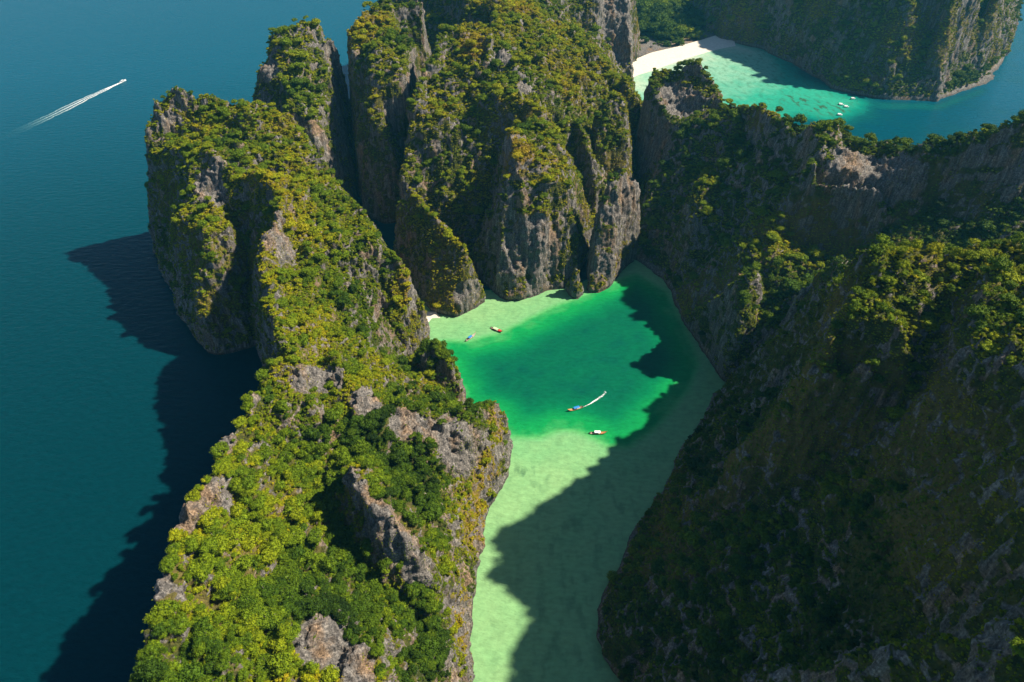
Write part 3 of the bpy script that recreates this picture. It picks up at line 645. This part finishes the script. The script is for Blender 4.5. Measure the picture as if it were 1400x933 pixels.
gn = bpy.data.node_groups.new('plant_cover', 'GeometryNodeTree')
gn.interface.new_socket('Geometry', in_out='INPUT', socket_type='NodeSocketGeometry'); gn.interface.new_socket('Geometry', in_out='OUTPUT', socket_type='NodeSocketGeometry')
gi = gn.nodes.new('NodeGroupInput'); go = gn.nodes.new('NodeGroupOutput'); jn = gn.nodes.new('GeometryNodeJoinGeometry')
def named(nm, t):
    n = gn.nodes.new('GeometryNodeInputNamedAttribute'); n.data_type = t; n.inputs['Name'].default_value = nm; return n
kind_a, siz, rot = named('kind', 'INT'), named('siz', 'FLOAT_VECTOR'), named('rot', 'FLOAT_VECTOR')
for k, ob in enumerate(PROTO):
    oi = gn.nodes.new('GeometryNodeObjectInfo'); oi.inputs['Object'].default_value = ob; oi.inputs['As Instance'].default_value = True
    cmp_ = gn.nodes.new('FunctionNodeCompare'); cmp_.data_type = 'INT'; cmp_.operation = 'EQUAL'
    gn.links.new(kind_a.outputs[0], cmp_.inputs['A'] if False else [q for q in cmp_.inputs if q.type == 'INT'][0]); [q for q in cmp_.inputs if q.type == 'INT'][1].default_value = k
    ip = gn.nodes.new('GeometryNodeInstanceOnPoints')
    gn.links.new(gi.outputs[0], ip.inputs['Points']); gn.links.new(cmp_.outputs[0], ip.inputs['Selection']); gn.links.new(oi.outputs['Geometry'], ip.inputs['Instance'])
    gn.links.new(rot.outputs[0], ip.inputs['Rotation']); gn.links.new(siz.outputs[0], ip.inputs['Scale'])
    gn.links.new(ip.outputs[0], jn.inputs[0])
gn.links.new(jn.outputs[0], go.inputs[0])

def thin(pts, cell):                  # at most one point in each cell
    k = np.floor(pts/cell).astype(np.int64); h = k[:, 0]*73856093 ^ k[:, 1]*19349663 ^ k[:, 2]*83492791
    o = np.random.default_rng(1).permutation(len(pts)); _, f = np.unique(h[o], return_index=True); return o[f]
def ground_at(L, x, y):
    i = np.clip(((x-L['X'][0, 0])/L['step']).astype(int), 0, L['X'].shape[1]-1); j = np.clip(((y-L['Y'][0, 0])/L['step']).astype(int), 0, L['X'].shape[0]-1)
    ok = (x > L['X'][0, 0]) & (x < L['X'][0, -1]) & (y > L['Y'][0, 0]) & (y < L['Y'][-1, 0])
    return np.where(ok, L['G'][j, i], -14)
def cover(L, name, label, cell, lo, hi, treeshare, tone0, tone_sd, prob=1.0, treefield=None):
    r = np.random.default_rng(abs(hash(cell*1000+lo)) % 9999)
    co, N, veg, dry = L['co'], L['N'], L['veg'], L['dry']
    k = np.nonzero((r.random(len(co)) < np.clip(np.maximum(veg*1.15-.08, L['hang']), 0, 1)*prob) & (co[:, 2] > 2.5))[0]
    for q in LAND:                     # not inside a neighbouring rock mass
        if q is not L: k = k[co[k, 2] > ground_at(q, co[k, 0], co[k, 1])-2]
    k = k[thin(co[k]+r.normal(size=(len(k), 3))*.3*cell, cell)]
    if treefield:                      # under the tall trees the scrub is thin and the gaps stay open
        tf = treefield(co[k]); gap = fbm(co[k, 0]/9, co[k, 1]/9, 0, 15, 3); k = k[(tf < .5) | (r.random(len(k)) < np.where(gap > -.2, .92, .3))]
    P_ = co[k]; n = len(k)
    flatness = sstep(.35, .8, N[k, 2])
    tree = r.random(n) < treeshare*flatness*(treefield(P_) if treefield else 1)
    s = (lo+(hi-lo)*r.random(n)**2.0)*(.62+.5*flatness)*(.75+.4*np.clip(veg[k], 0, 1))
    s = np.where(tree, s*r.uniform(1.4, 2.6, n), s)*np.where(veg[k] < .4, .72, 1)
    kind = np.where(tree, r.integers(0, 4, n), r.integers(4, 9, n))
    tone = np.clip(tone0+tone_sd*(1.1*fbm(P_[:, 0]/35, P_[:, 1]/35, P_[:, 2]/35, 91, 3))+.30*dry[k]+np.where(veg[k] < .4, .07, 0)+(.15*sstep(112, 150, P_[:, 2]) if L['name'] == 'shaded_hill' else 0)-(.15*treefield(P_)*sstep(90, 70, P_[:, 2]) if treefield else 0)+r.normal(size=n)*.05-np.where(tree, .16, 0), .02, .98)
    return dict(P=P_, s=s, kind=kind, tone=tone, tree=tree, N=N[k], r=r, name=name, label=label)
def plant(c, keep=None):
    k = np.arange(len(c['s'])) if keep is None else np.nonzero(keep)[0]
    n = len(k); r = c['r']; P_ = c['P'][k].copy(); s = c['s'][k]
    P_[:, 2] += np.where(c['tree'][k], r.uniform(.15, 1.25, n), r.uniform(-.35, .15, n))*s; P_ += c['N'][k]*(.15*s)[:, None]
    print('PLANTS', c['label'], n)
    me = bpy.data.meshes.new(c['name']); me.vertices.add(n); me.vertices.foreach_set('co', P_.astype(np.float32).ravel())
    sc = np.stack([s*r.uniform(.85, 1.15, n), s*r.uniform(.85, 1.15, n), s*r.uniform(.8, 1.25, n)], -1)
    ro = np.stack([r.normal(size=n)*.12, r.normal(size=n)*.12, r.uniform(0, 6.28, n)], -1)
    for nm, t, v in (('kind', 'INT', c['kind'][k]), ('siz', 'FLOAT_VECTOR', sc), ('rot', 'FLOAT_VECTOR', ro), ('tone', 'FLOAT', c['tone'][k])):
        at = me.attributes.new(nm, t, 'POINT'); at.data.foreach_set('vector' if t == 'FLOAT_VECTOR' else 'value', (v.astype(np.int32) if t == 'INT' else v.astype(np.float32)).ravel())
    o = link(c['name'], me); md = o.modifiers.new('plants', 'NODES'); md.node_group = gn
    return tag(o, c['label'], 'vegetation', kind='stuff')
BY = {L['name']: L for L in LAND}
bowl = [p(250, 640, 90), p(330, 590, 90), p(430, 580, 75), p(560, 560, 60), p(600, 680, 40), p(630, 800, 25), p(610, 960, 30), p(180, 960, 90)]
def in_bowl(P_): return .15+.85*in_poly(P_[:, 0], P_[:, 1], bowl)
cA = cover(BY['lagoon_ridge'], 'vegetation', 'bright green scrub and trees covering the sunlit ridge', 1.3, .50, 1.35, .34, .51, .30, 1.0, in_bowl)

# --- the trees that show largest stand as trees of their own
u, v, f = pix(cA['P']); app = cA['s']/f
ok = cA['tree'] & (u > 175) & (u < 640) & (v > 540) & (v < 925)
cand = np.nonzero(ok)[0]; cand = cand[np.argsort(-app[cand])][:300]
single = np.zeros(len(cA['s']), bool); single[cand] = True
plant(cA, ~single)
ar = np.array([q for q in arete])
lime = cand[np.argmin(np.hypot(u[cand]-406, v[cand]-681))]
rt = random.Random(5)
MARKS = [(p(255, 700, 99), 12, 'by the grey outcrop on the seaward crest'), (p(310, 670, 94), 10, 'by the outcrop below the seaward crest'), (p(300, 600, 98), 12, 'by the upper outcrop of the seaward crest'),
         (p(440, 880, 76), 13, 'around the twin rocks low on the ridge'), (p(490, 905, 73), 12, 'around the twin rocks low on the ridge'), (p(545, 640, 50), 13, 'below the grey cliff block'), (p(595, 655, 40), 13, 'below the grey cliff block'),
         (p(560, 560, 62), 14, 'on top of the grey cliff block'), (p(350, 885, 88), 9, 'by the little pale rock in the forest')]
for c_ in cand:
    P_ = cA['P'][c_]; s = float(cA['s'][c_]); tone = float(cA['tone'][c_]); q = rt.randrange(7)
    hh = rt.uniform(.35, 1.25)
    near_fin = np.min(np.hypot(ar[:, 0]-P_[0], ar[:, 1]-P_[1])) < 13
    hue = 'dark green' if tone < .30 else 'mid green' if tone < .44 else 'yellow green' if tone < .58 else 'golden green' if tone < .68 else 'olive yellow'
    size = ('tall ' if hh > .9 else 'low ' if hh < .55 else '')+('broad' if s > 3.1 else 'mid-sized' if s > 2.3 else 'small')
    place = None
    for (c2, rad, txt) in MARKS:
        if math.hypot(c2[0]-P_[0], c2[1]-P_[1]) < rad: place = txt; break
    if not place:
        fx = np.interp(P_[1], ar[::-1, 1], ar[::-1, 0])
        place = ('in the shade west of the grey rock fin' if P_[0] < fx else 'on the lagoon side of the grey rock fin') if near_fin else 'high on the seaward crest' if P_[2] > 88 else 'on the upper side of the wooded hollow' if P_[2] > 74 else 'in the wooded hollow of the ridge' if P_[2] > 58 else 'on the slope above the lagoon shore'
    lab = '%s %s tree %s' % (size, hue, place)
    if c_ == lime: tone = .74; lab = 'bright lime yellow tree standing out from the darker hollow'
    t = bpy.data.objects.new('broadleaf_tree', None); C.objects.link(t); t.location = (P_[0], P_[1], P_[2]-.25); t.empty_display_size = 1
    tag(t, lab, 'tree', None if c_ == lime else 'trees %s' % place)
    t.rotation_euler = (0, 0, rt.uniform(0, 6.28)); sc = s*rt.uniform(.95, 1.1); t.scale = (sc, sc, sc*rt.uniform(.85, 1.15))
    tr = link('trunk', TRUNK[q % 3], t); tr.location = (0, 0, hh+.1)
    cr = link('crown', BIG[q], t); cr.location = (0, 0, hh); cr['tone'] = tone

for L in LAND:
    nm = L['name']
    if nm == 'lagoon_ridge': continue
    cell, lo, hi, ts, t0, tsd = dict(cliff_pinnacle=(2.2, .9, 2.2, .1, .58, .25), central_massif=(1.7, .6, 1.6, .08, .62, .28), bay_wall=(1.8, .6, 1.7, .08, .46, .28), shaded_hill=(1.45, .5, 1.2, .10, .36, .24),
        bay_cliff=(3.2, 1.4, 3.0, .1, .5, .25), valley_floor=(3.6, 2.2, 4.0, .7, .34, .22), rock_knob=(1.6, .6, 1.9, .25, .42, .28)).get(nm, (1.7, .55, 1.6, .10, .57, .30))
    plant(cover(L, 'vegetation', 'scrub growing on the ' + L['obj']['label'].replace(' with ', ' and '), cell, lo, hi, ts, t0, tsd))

# ------------------------------------------------------------------ boats
M['timber'] = plain('varnished_timber', (.30, .135, .055), .45, 0, .3, 4)
M['bowwood'] = plain('orange_bow_timber', (.55, .24, .09), .45, 0, .25, 4)
M['paleplank'] = plain('pale_planking', (.52, .44, .34), .6, 0, .2, 5)
M['darkhull'] = plain('dark_tarred_hull', (.035, .028, .024), .5, 0, .3, 4)
M['blue'] = plain('blue_awning', (.02, .20, .52), .55, 0, .15, 2)
M['red'] = plain('red_awning', (.55, .035, .03), .55, 0, .15, 2)
M['white'] = plain('white_gelcoat', (.80, .79, .77), .35, 0, .05, 2)
M['green'] = plain('pale_green_awning', (.45, .68, .36), .55, 0, .12, 2)
M['steel'] = plain('engine_steel', (.18, .18, .18), .4, .8, .2, 6)
M['rib'] = plain('bow_ribbon', (.75, .16, .05), .7, 0, .4, 9)
M['glass'] = plain('tinted_screen', (.02, .035, .04), .08, 0, .1, 2)
def loft(secs, closed=False):
    n = len(secs[0]); vs = [q for sct in secs for q in sct]; fs = []
    for i in range(len(secs)-1):
        for j in range(n-1 if not closed else n): fs.append([i*n+j, i*n+(j+1) % n, (i+1)*n+(j+1) % n, (i+1)*n+j])
    return vs, fs
def box(vs, fs, c, h):
    o = len(vs)
    for dx in (-1, 1):
        for dy in (-1, 1):
            for dz in (-1, 1): vs.append((c[0]+dx*h[0], c[1]+dy*h[1], c[2]+dz*h[2]))
    for q in ((0, 1, 3, 2), (4, 6, 7, 5), (0, 4, 5, 1), (2, 3, 7, 6), (0, 2, 6, 4), (1, 5, 7, 3)): fs.append([o+r for r in q])
def hull_secs(Ln, B, bow, fr, draft, t=0.0, n=18):
    S_ = []
    for i in range(n+1):
        u_ = i/n; x = -Ln/2+Ln*u_
        wd_ = B*(.62+.38*math.sin(min(1, u_*1.9)*math.pi/2))*(1 if u_ < .5 else math.sqrt(max(0.0, 1-((u_-.5)/.5)**2.2)))*(1-.0)-t
        wd_ = max(wd_, .02); sh = fr+bow*max(0, (u_-.55)/.45)**2.3+.12*(1-u_)**2; kz = -draft+(bow+fr+draft-.25)*max(0, (u_-.72)/.28)**2.0
        S_.append([(x, -wd_, sh), (x, -wd_*.86, kz*.45+sh*.55 if False else kz+(sh-kz)*.45), (x, -wd_*.45, kz+(sh-kz)*.08), (x, 0, kz), (x, wd_*.45, kz+(sh-kz)*.08), (x, wd_*.86, kz+(sh-kz)*.45), (x, wd_, sh)])
    return S_
def longtail(uv0, uv1, label, hullm, bowm, canm, can_rng, Ln=10.5, deckm=None, extra=None):
    A_, B_ = p(*uv0), p(*uv1); cx, cy = (A_[0]+B_[0])/2, (A_[1]+B_[1])/2; ang = math.atan2(B_[1]-A_[1], B_[0]-A_[0])
    t = bpy.data.objects.new('longtail_boat', None); C.objects.link(t); t.location = (cx, cy, 0); t.rotation_euler = (0, 0, ang)
    tag(t, label, 'boat', 'long-tail boats in the lagoon')
    W_ = .95
    o = hull_secs(Ln, W_, 1.35, .62, .35); vs, fs = loft(o)
    fs.append([0, 1, 2, 3, 4, 5, 6])
    link('hull', mesh_from('hull', vs, fs, hullm, True), t)
    inn = [[(x, y*.9, min(z, .30) if abs(y) < .5 else z-.02) for (x, y, z) in sc] for sc in hull_secs(Ln, W_, 1.35, .60, .0, .07)]
    fl = [[(sc[0][0], sc[1][1], .22+max(0, sc[3][2]-.1)), (sc[0][0], 0, .20+max(0, sc[3][2]-.1)), (sc[0][0], sc[5][1], .22+max(0, sc[3][2]-.1))] for sc in hull_secs(Ln, W_, 1.35, .62, .35)[:15]]
    vs, fs = loft(fl); link('floor', mesh_from('floor', vs, fs, deckm or M['paleplank']), t)
    for side in (0, 6):
        vs, fs = [], []; tube(vs, fs, [sc[side] for sc in o], [.07]*len(o), 6)
        link('gunwale', mesh_from('gunwale', vs, fs, bowm, True), t)
    vs, fs = [], []
    fd = [[(sc[0][0], sc[0][1]*.96, sc[0][2]-.04), (sc[0][0], 0, sc[0][2]+.03), (sc[6][0], sc[6][1]*.96, sc[6][2]-.04)] for sc in o[12:]]
    vs, fs = loft(fd); link('foredeck', mesh_from('foredeck', vs, fs, bowm), t)
    vs, fs = [], []; st_ = o[-1][0]
    tube(vs, fs, [(Ln/2-.25, 0, st_[2]-.5), (Ln/2, 0, st_[2]), (Ln/2+.25, 0, st_[2]+.55), (Ln/2+.32, 0, st_[2]+.95)], [.10, .10, .08, .06], 6)
    pr = link('prow', mesh_from('prow', vs, fs, bowm, True), t)
    vs, fs = [], []; tube(vs, fs, [(Ln/2+.08, 0, st_[2]+.15), (Ln/2+.2, 0, st_[2]+.42)], [.17, .15], 8)
    link('ribbon', mesh_from('ribbon', vs, fs, M['rib']), pr)
    for bx_ in (-2.6, -1.2, .2, 1.6):
        vs, fs = [], []; box(vs, fs, (bx_, 0, .48), (.14, .80, .03)); link('bench', mesh_from('bench', vs, fs, M['paleplank']), t)
    x0, x1 = can_rng
    cs = [[(x, y*1.0, 1.95-.16*(y/1.0)**2+.02*math.sin(x*3)) for y in (-1.0, -.6, -.2, .2, .6, 1.0)] for x in np.linspace(x0, x1, 9)]
    cs2 = [[(a_, b_, c_-.05) for a_, b_, c_ in reversed(q)] for q in cs]
    vs, fs = loft([q+w_ for q, w_ in zip(cs, cs2)], True); fs += [list(range(11, -1, -1)), [8*12+q for q in range(12)]]
    link('canopy', mesh_from('canopy', vs, fs, canm), t)
    for x in (x0+.1, (x0+x1)/2, x1-.1):
        for y in (-.86, .86):
            vs, fs = [], []; tube(vs, fs, [(x, y, .5), (x, y, 1.84)], [.03, .03], 6); link('post', mesh_from('post', vs, fs, M['timber']), t)
    vs, fs = [], []; box(vs, fs, (-Ln/2+.35, 0, .95), (.42, .26, .26)); tube(vs, fs, [(-Ln/2+.7, 0, 1.0), (-Ln/2+1.5, .1, 1.15)], [.03, .03], 6)
    en = link('engine', mesh_from('engine', vs, fs, M['steel']), t)
    vs, fs = [], []; tube(vs, fs, [(-Ln/2-.05, 0, .95), (-Ln/2-3.2, 0, -.05)], [.05, .035], 6); link('propeller_shaft', mesh_from('propeller_shaft', vs, fs, M['steel']), en)
    if extra: extra(t, Ln)
    return t
def rear_awning(t, Ln):
    cs = [[(x, y, 1.55-.12*y*y) for y in (-.95, -.4, .4, .95)] for x in np.linspace(1.7, 4.0, 5)]
    cs2 = [[(a_, b_, c_-.05) for a_, b_, c_ in reversed(q)] for q in cs]
    vs, fs = loft([q+w_ for q, w_ in zip(cs, cs2)], True); fs += [list(range(7, -1, -1)), [32+q for q in range(8)]]
    link('awning', mesh_from('awning', vs, fs, M['red']), t)
    for x in (1.8, 3.9):
        for y in (-.7, .7):
            vs, fs = [], []; tube(vs, fs, [(x, y, .5), (x, y, 1.48)], [.03, .03], 6); link('post', mesh_from('post', vs, fs, M['timber']), t)
longtail((637, 467), (650, 458), 'long-tail boat with blue canopy and pale bow anchored on the sandy shallows', M['timber'], M['paleplank'], M['blue'], (-2.4, 1.2))
longtail((672, 449), (686, 455), 'long-tail boat with pale green roof and red awning anchored by the shallows', M['darkhull'], M['red'], M['green'], (-2.8, 1.4), 11.0, None, rear_awning)
longtail((797, 557), (776, 563), 'moving long-tail boat with blue canopy and orange bow trailing white foam', M['timber'], M['bowwood'], M['blue'], (-2.9, 1.3), 11.0)
longtail((807, 593), (828, 593), 'long-tail boat with white roof and brown foredeck moored at the shade edge', M['darkhull'], M['bowwood'], M['white'], (-2.4, 1.6), 11.0)

def speedboat(uv, ang, label, group, Ln=10.0):
    P_ = p(*uv); t = bpy.data.objects.new('speedboat', None); C.objects.link(t); t.location = (P_[0], P_[1], .05); t.rotation_euler = (0, 0, ang); tag(t, label, 'boat', group)
    o = hull_secs(Ln, 1.35, .55, .95, .35); vs, fs = loft(o); fs.append([0, 1, 2, 3, 4, 5, 6]); link('hull', mesh_from('hull', vs, fs, M['white'], True), t)
    dk = [[(sc[0][0], sc[0][1]*.97, sc[0][2]-.05), (sc[0][0], 0, sc[0][2]+(.06 if i > 9 else -.30)), (sc[6][0], sc[6][1]*.97, sc[6][2]-.05)] for i, sc in enumerate(o)]
    vs, fs = loft(dk); link('deck', mesh_from('deck', vs, fs, M['white']), t)
    rf = [[(x, y, 2.35-.10*y*y) for y in (-1.15, -.4, .4, 1.15)]+[(x, y, 2.27-.10*y*y) for y in (1.15, .4, -.4, -1.15)] for x in np.linspace(-2.8, 1.2, 6)]
    vs, fs = loft(rf, True); fs += [list(range(7, -1, -1)), [40+q for q in range(8)]]; link('roof', mesh_from('roof', vs, fs, M['white']), t)
    for x in (-2.6, 1.0):
        for y in (-1.0, 1.0):
            vs, fs = [], []; tube(vs, fs, [(x, y, .8), (x, y, 2.2)], [.04, .04], 6); link('post', mesh_from('post', vs, fs, M['steel']), t)
    vs, fs = loft([[(1.5, y, .95) for y in (-1, 0, 1)], [(1.1, y*.9, 1.75) for y in (-1, 0, 1)]]); link('windscreen', mesh_from('windscreen', vs, fs, M['glass']), t)
    for y in (-.45, .45):
        vs, fs = [], []; box(vs, fs, (-Ln/2-.25, y, .85), (.28, .2, .42)); link('outboard_motor', mesh_from('outboard_motor', vs, fs, M['darkhull']), t)
    return t
A_, B_ = p(0, 190), p(170, 112); ANG = math.atan2(B_[1]-A_[1], B_[0]-A_[0])
speedboat((168, 112), ANG, 'white speedboat racing over the open sea ahead of its long wake', None, 12)
speedboat((1150, 144), -.5, 'white roofed boat moored over the reef beside a second boat', 'boats in the far bay', 6.5)
speedboat((1157, 147), -.4, 'white boat moored over the reef just outside its neighbour', 'boats in the far bay', 6)
speedboat((1148, 158), -.25, 'lone white boat at the seaward edge of the reef', 'boats in the far bay', 6.5)
speedboat((1166, 136), .05, 'small pale boat close under the far bay cliff', 'boats in the far bay', 6)

def foam_material():
    m, ns, ls, b = mat('sea_foam')
    at = nn(ns, 'ShaderNodeAttribute', attribute_name='foam'); geo = nn(ns, 'ShaderNodeNewGeometry')
    t = nn(ns, 'ShaderNodeTexNoise'); t.inputs['Scale'].default_value = .9; t.inputs['Detail'].default_value = 7; ls.new(geo.outputs['Position'], t.inputs['Vector'])
    mr = nn(ns, 'ShaderNodeMapRange'); mr.inputs['From Min'].default_value = .36; mr.inputs['From Max'].default_value = .60; mr.inputs['To Min'].default_value = -.55; mr.inputs['To Max'].default_value = .35
    ls.new(t.outputs[0], mr.inputs['Value'])
    ad = nn(ns, 'ShaderNodeMath', operation='ADD', use_clamp=True); ls.new(mr.outputs[0], ad.inputs[0]); ls.new(at.outputs['Fac'], ad.inputs[1])
    ml = nn(ns, 'ShaderNodeMath', operation='MULTIPLY', use_clamp=True); ls.new(ad.outputs[0], ml.inputs[0]); 
    gt = nn(ns, 'ShaderNodeMath', operation='MULTIPLY', use_clamp=True); gt.inputs[1].default_value = 2.2; ls.new(at.outputs['Fac'], gt.inputs[0]); ls.new(gt.outputs[0], ml.inputs[1])
    cr = ramp(ns, [(0, (.10, .36, .38)), (.35, (.35, .55, .54)), (.7, (.82, .82, .80))]); ls.new(at.outputs['Fac'], cr.inputs[0])
    ls.new(cr.outputs[0], b.inputs['Base Color']); ls.new(ml.outputs[0], b.inputs['Alpha']); b.inputs['Roughness'].default_value = .7
    return m
M['foam'] = foam_material()
def wake(name, label, pts, width, dens, z=.06, group=None):
    """foam ribbon: pts along the track, width and density as functions of 0..1 along and -1..1 across"""
    q = np.array([a_[:2] for a_ in pts]); sl = np.r_[0, np.cumsum(np.hypot(*np.diff(q, axis=0).T))]; n = max(30, int(sl[-1]/1.2)); tt = np.linspace(0, sl[-1], n)
    cx, cy = np.interp(tt, sl, q[:, 0]), np.interp(tt, sl, q[:, 1]); tx, ty = np.gradient(cx), np.gradient(cy); L_ = np.hypot(tx, ty)+1e-9
    m = 17; ac = np.linspace(-1, 1, m); U = tt/sl[-1]
    wv = width(U)*(1+.25*noise(tt/6, tt*0+.5, 0, 3)); off = .5*noise(tt/14, tt*0+7.5, 0, 4)*np.minimum(1, U*3)
    Xw = cx[:, None]+(-ty/L_)[:, None]*(ac[None]*wv[:, None]+off[:, None]); Yw = cy[:, None]+(tx/L_)[:, None]*(ac[None]*wv[:, None]+off[:, None])
    D = dens(U[:, None]+0*ac[None], ac[None]+0*U[:, None]); Z = z+.22*np.clip(D, 0, 1)*(.6+.4*noise(Xw/1.5, Yw/1.5, 0, 6))
    me = bpy.data.meshes.new(name); ix = np.arange(n*m).reshape(n, m)
    fill(me, np.stack([Xw, Yw, Z], -1).reshape(-1, 3), np.stack([ix[:-1, :-1], ix[1:, :-1], ix[1:, 1:], ix[:-1, 1:]], -1).reshape(-1, 4))
    at = me.attributes.new('foam', 'FLOAT', 'POINT'); at.data.foreach_set('value', np.clip(D, 0, 1).astype(np.float32).ravel()); me.materials.append(M['foam'])
    return tag(link(name, me), label, 'wake', group, 'stuff')
edge = lambda a_: sstep(1, .82, np.abs(a_))
wake('wake', 'long white three-stranded wake on the open sea behind the speedboat', [p(172, 110), p(120, 134), p(75, 156), p(30, 177), p(-20, 200)], lambda u_: 1.6+5.2*sstep(0, .5, u_)+2.5*u_,
     lambda u_, a_: edge(a_)*np.clip((1.25-1.55*u_)*np.where(u_ < .16, 1, np.maximum(np.exp(-(a_/.17)**2), np.maximum(np.exp(-((a_-.72)/.17)**2), .8*np.exp(-((a_+.72)/.15)**2)))), 0, 1)+.16*edge(a_)*sstep(1, .6, u_))
wake('wake', 'short bright foam trail behind the moving long-tail boat', [p(797, 557), p(806, 553), p(815, 547), p(824, 541), p(828, 537), p(826, 535)], lambda u_: .25+1.0*sstep(0, .6, u_),
     lambda u_, a_: edge(a_)*np.clip(.95-.5*u_, 0, 1)*sstep(1.0, .2, np.abs(a_)), .05)

# ------------------------------------------------------------------ sea haze
vs, fs = [], []; box(vs, fs, (0, 11000, 164), (16500, 13500, 185))
hz = link('haze', mesh_from('haze', vs, fs, None)); hm = bpy.data.materials.new('sea_haze'); hm.use_nodes = True; hn = hm.node_tree.nodes; hn.remove(hn['Principled BSDF'])
pv = hn.new('ShaderNodeVolumePrincipled'); pv.inputs['Color'].default_value = (.12, .68, 1.0, 1); pv.inputs['Density'].default_value = .000048; pv.inputs['Anisotropy'].default_value = .2
hm.node_tree.links.new(pv.outputs[0], hn['Material Output'].inputs['Volume']); hz.data.materials.append(hm)
tag(hz, 'thin pale sea haze over the islands', 'haze', kind='stuff')
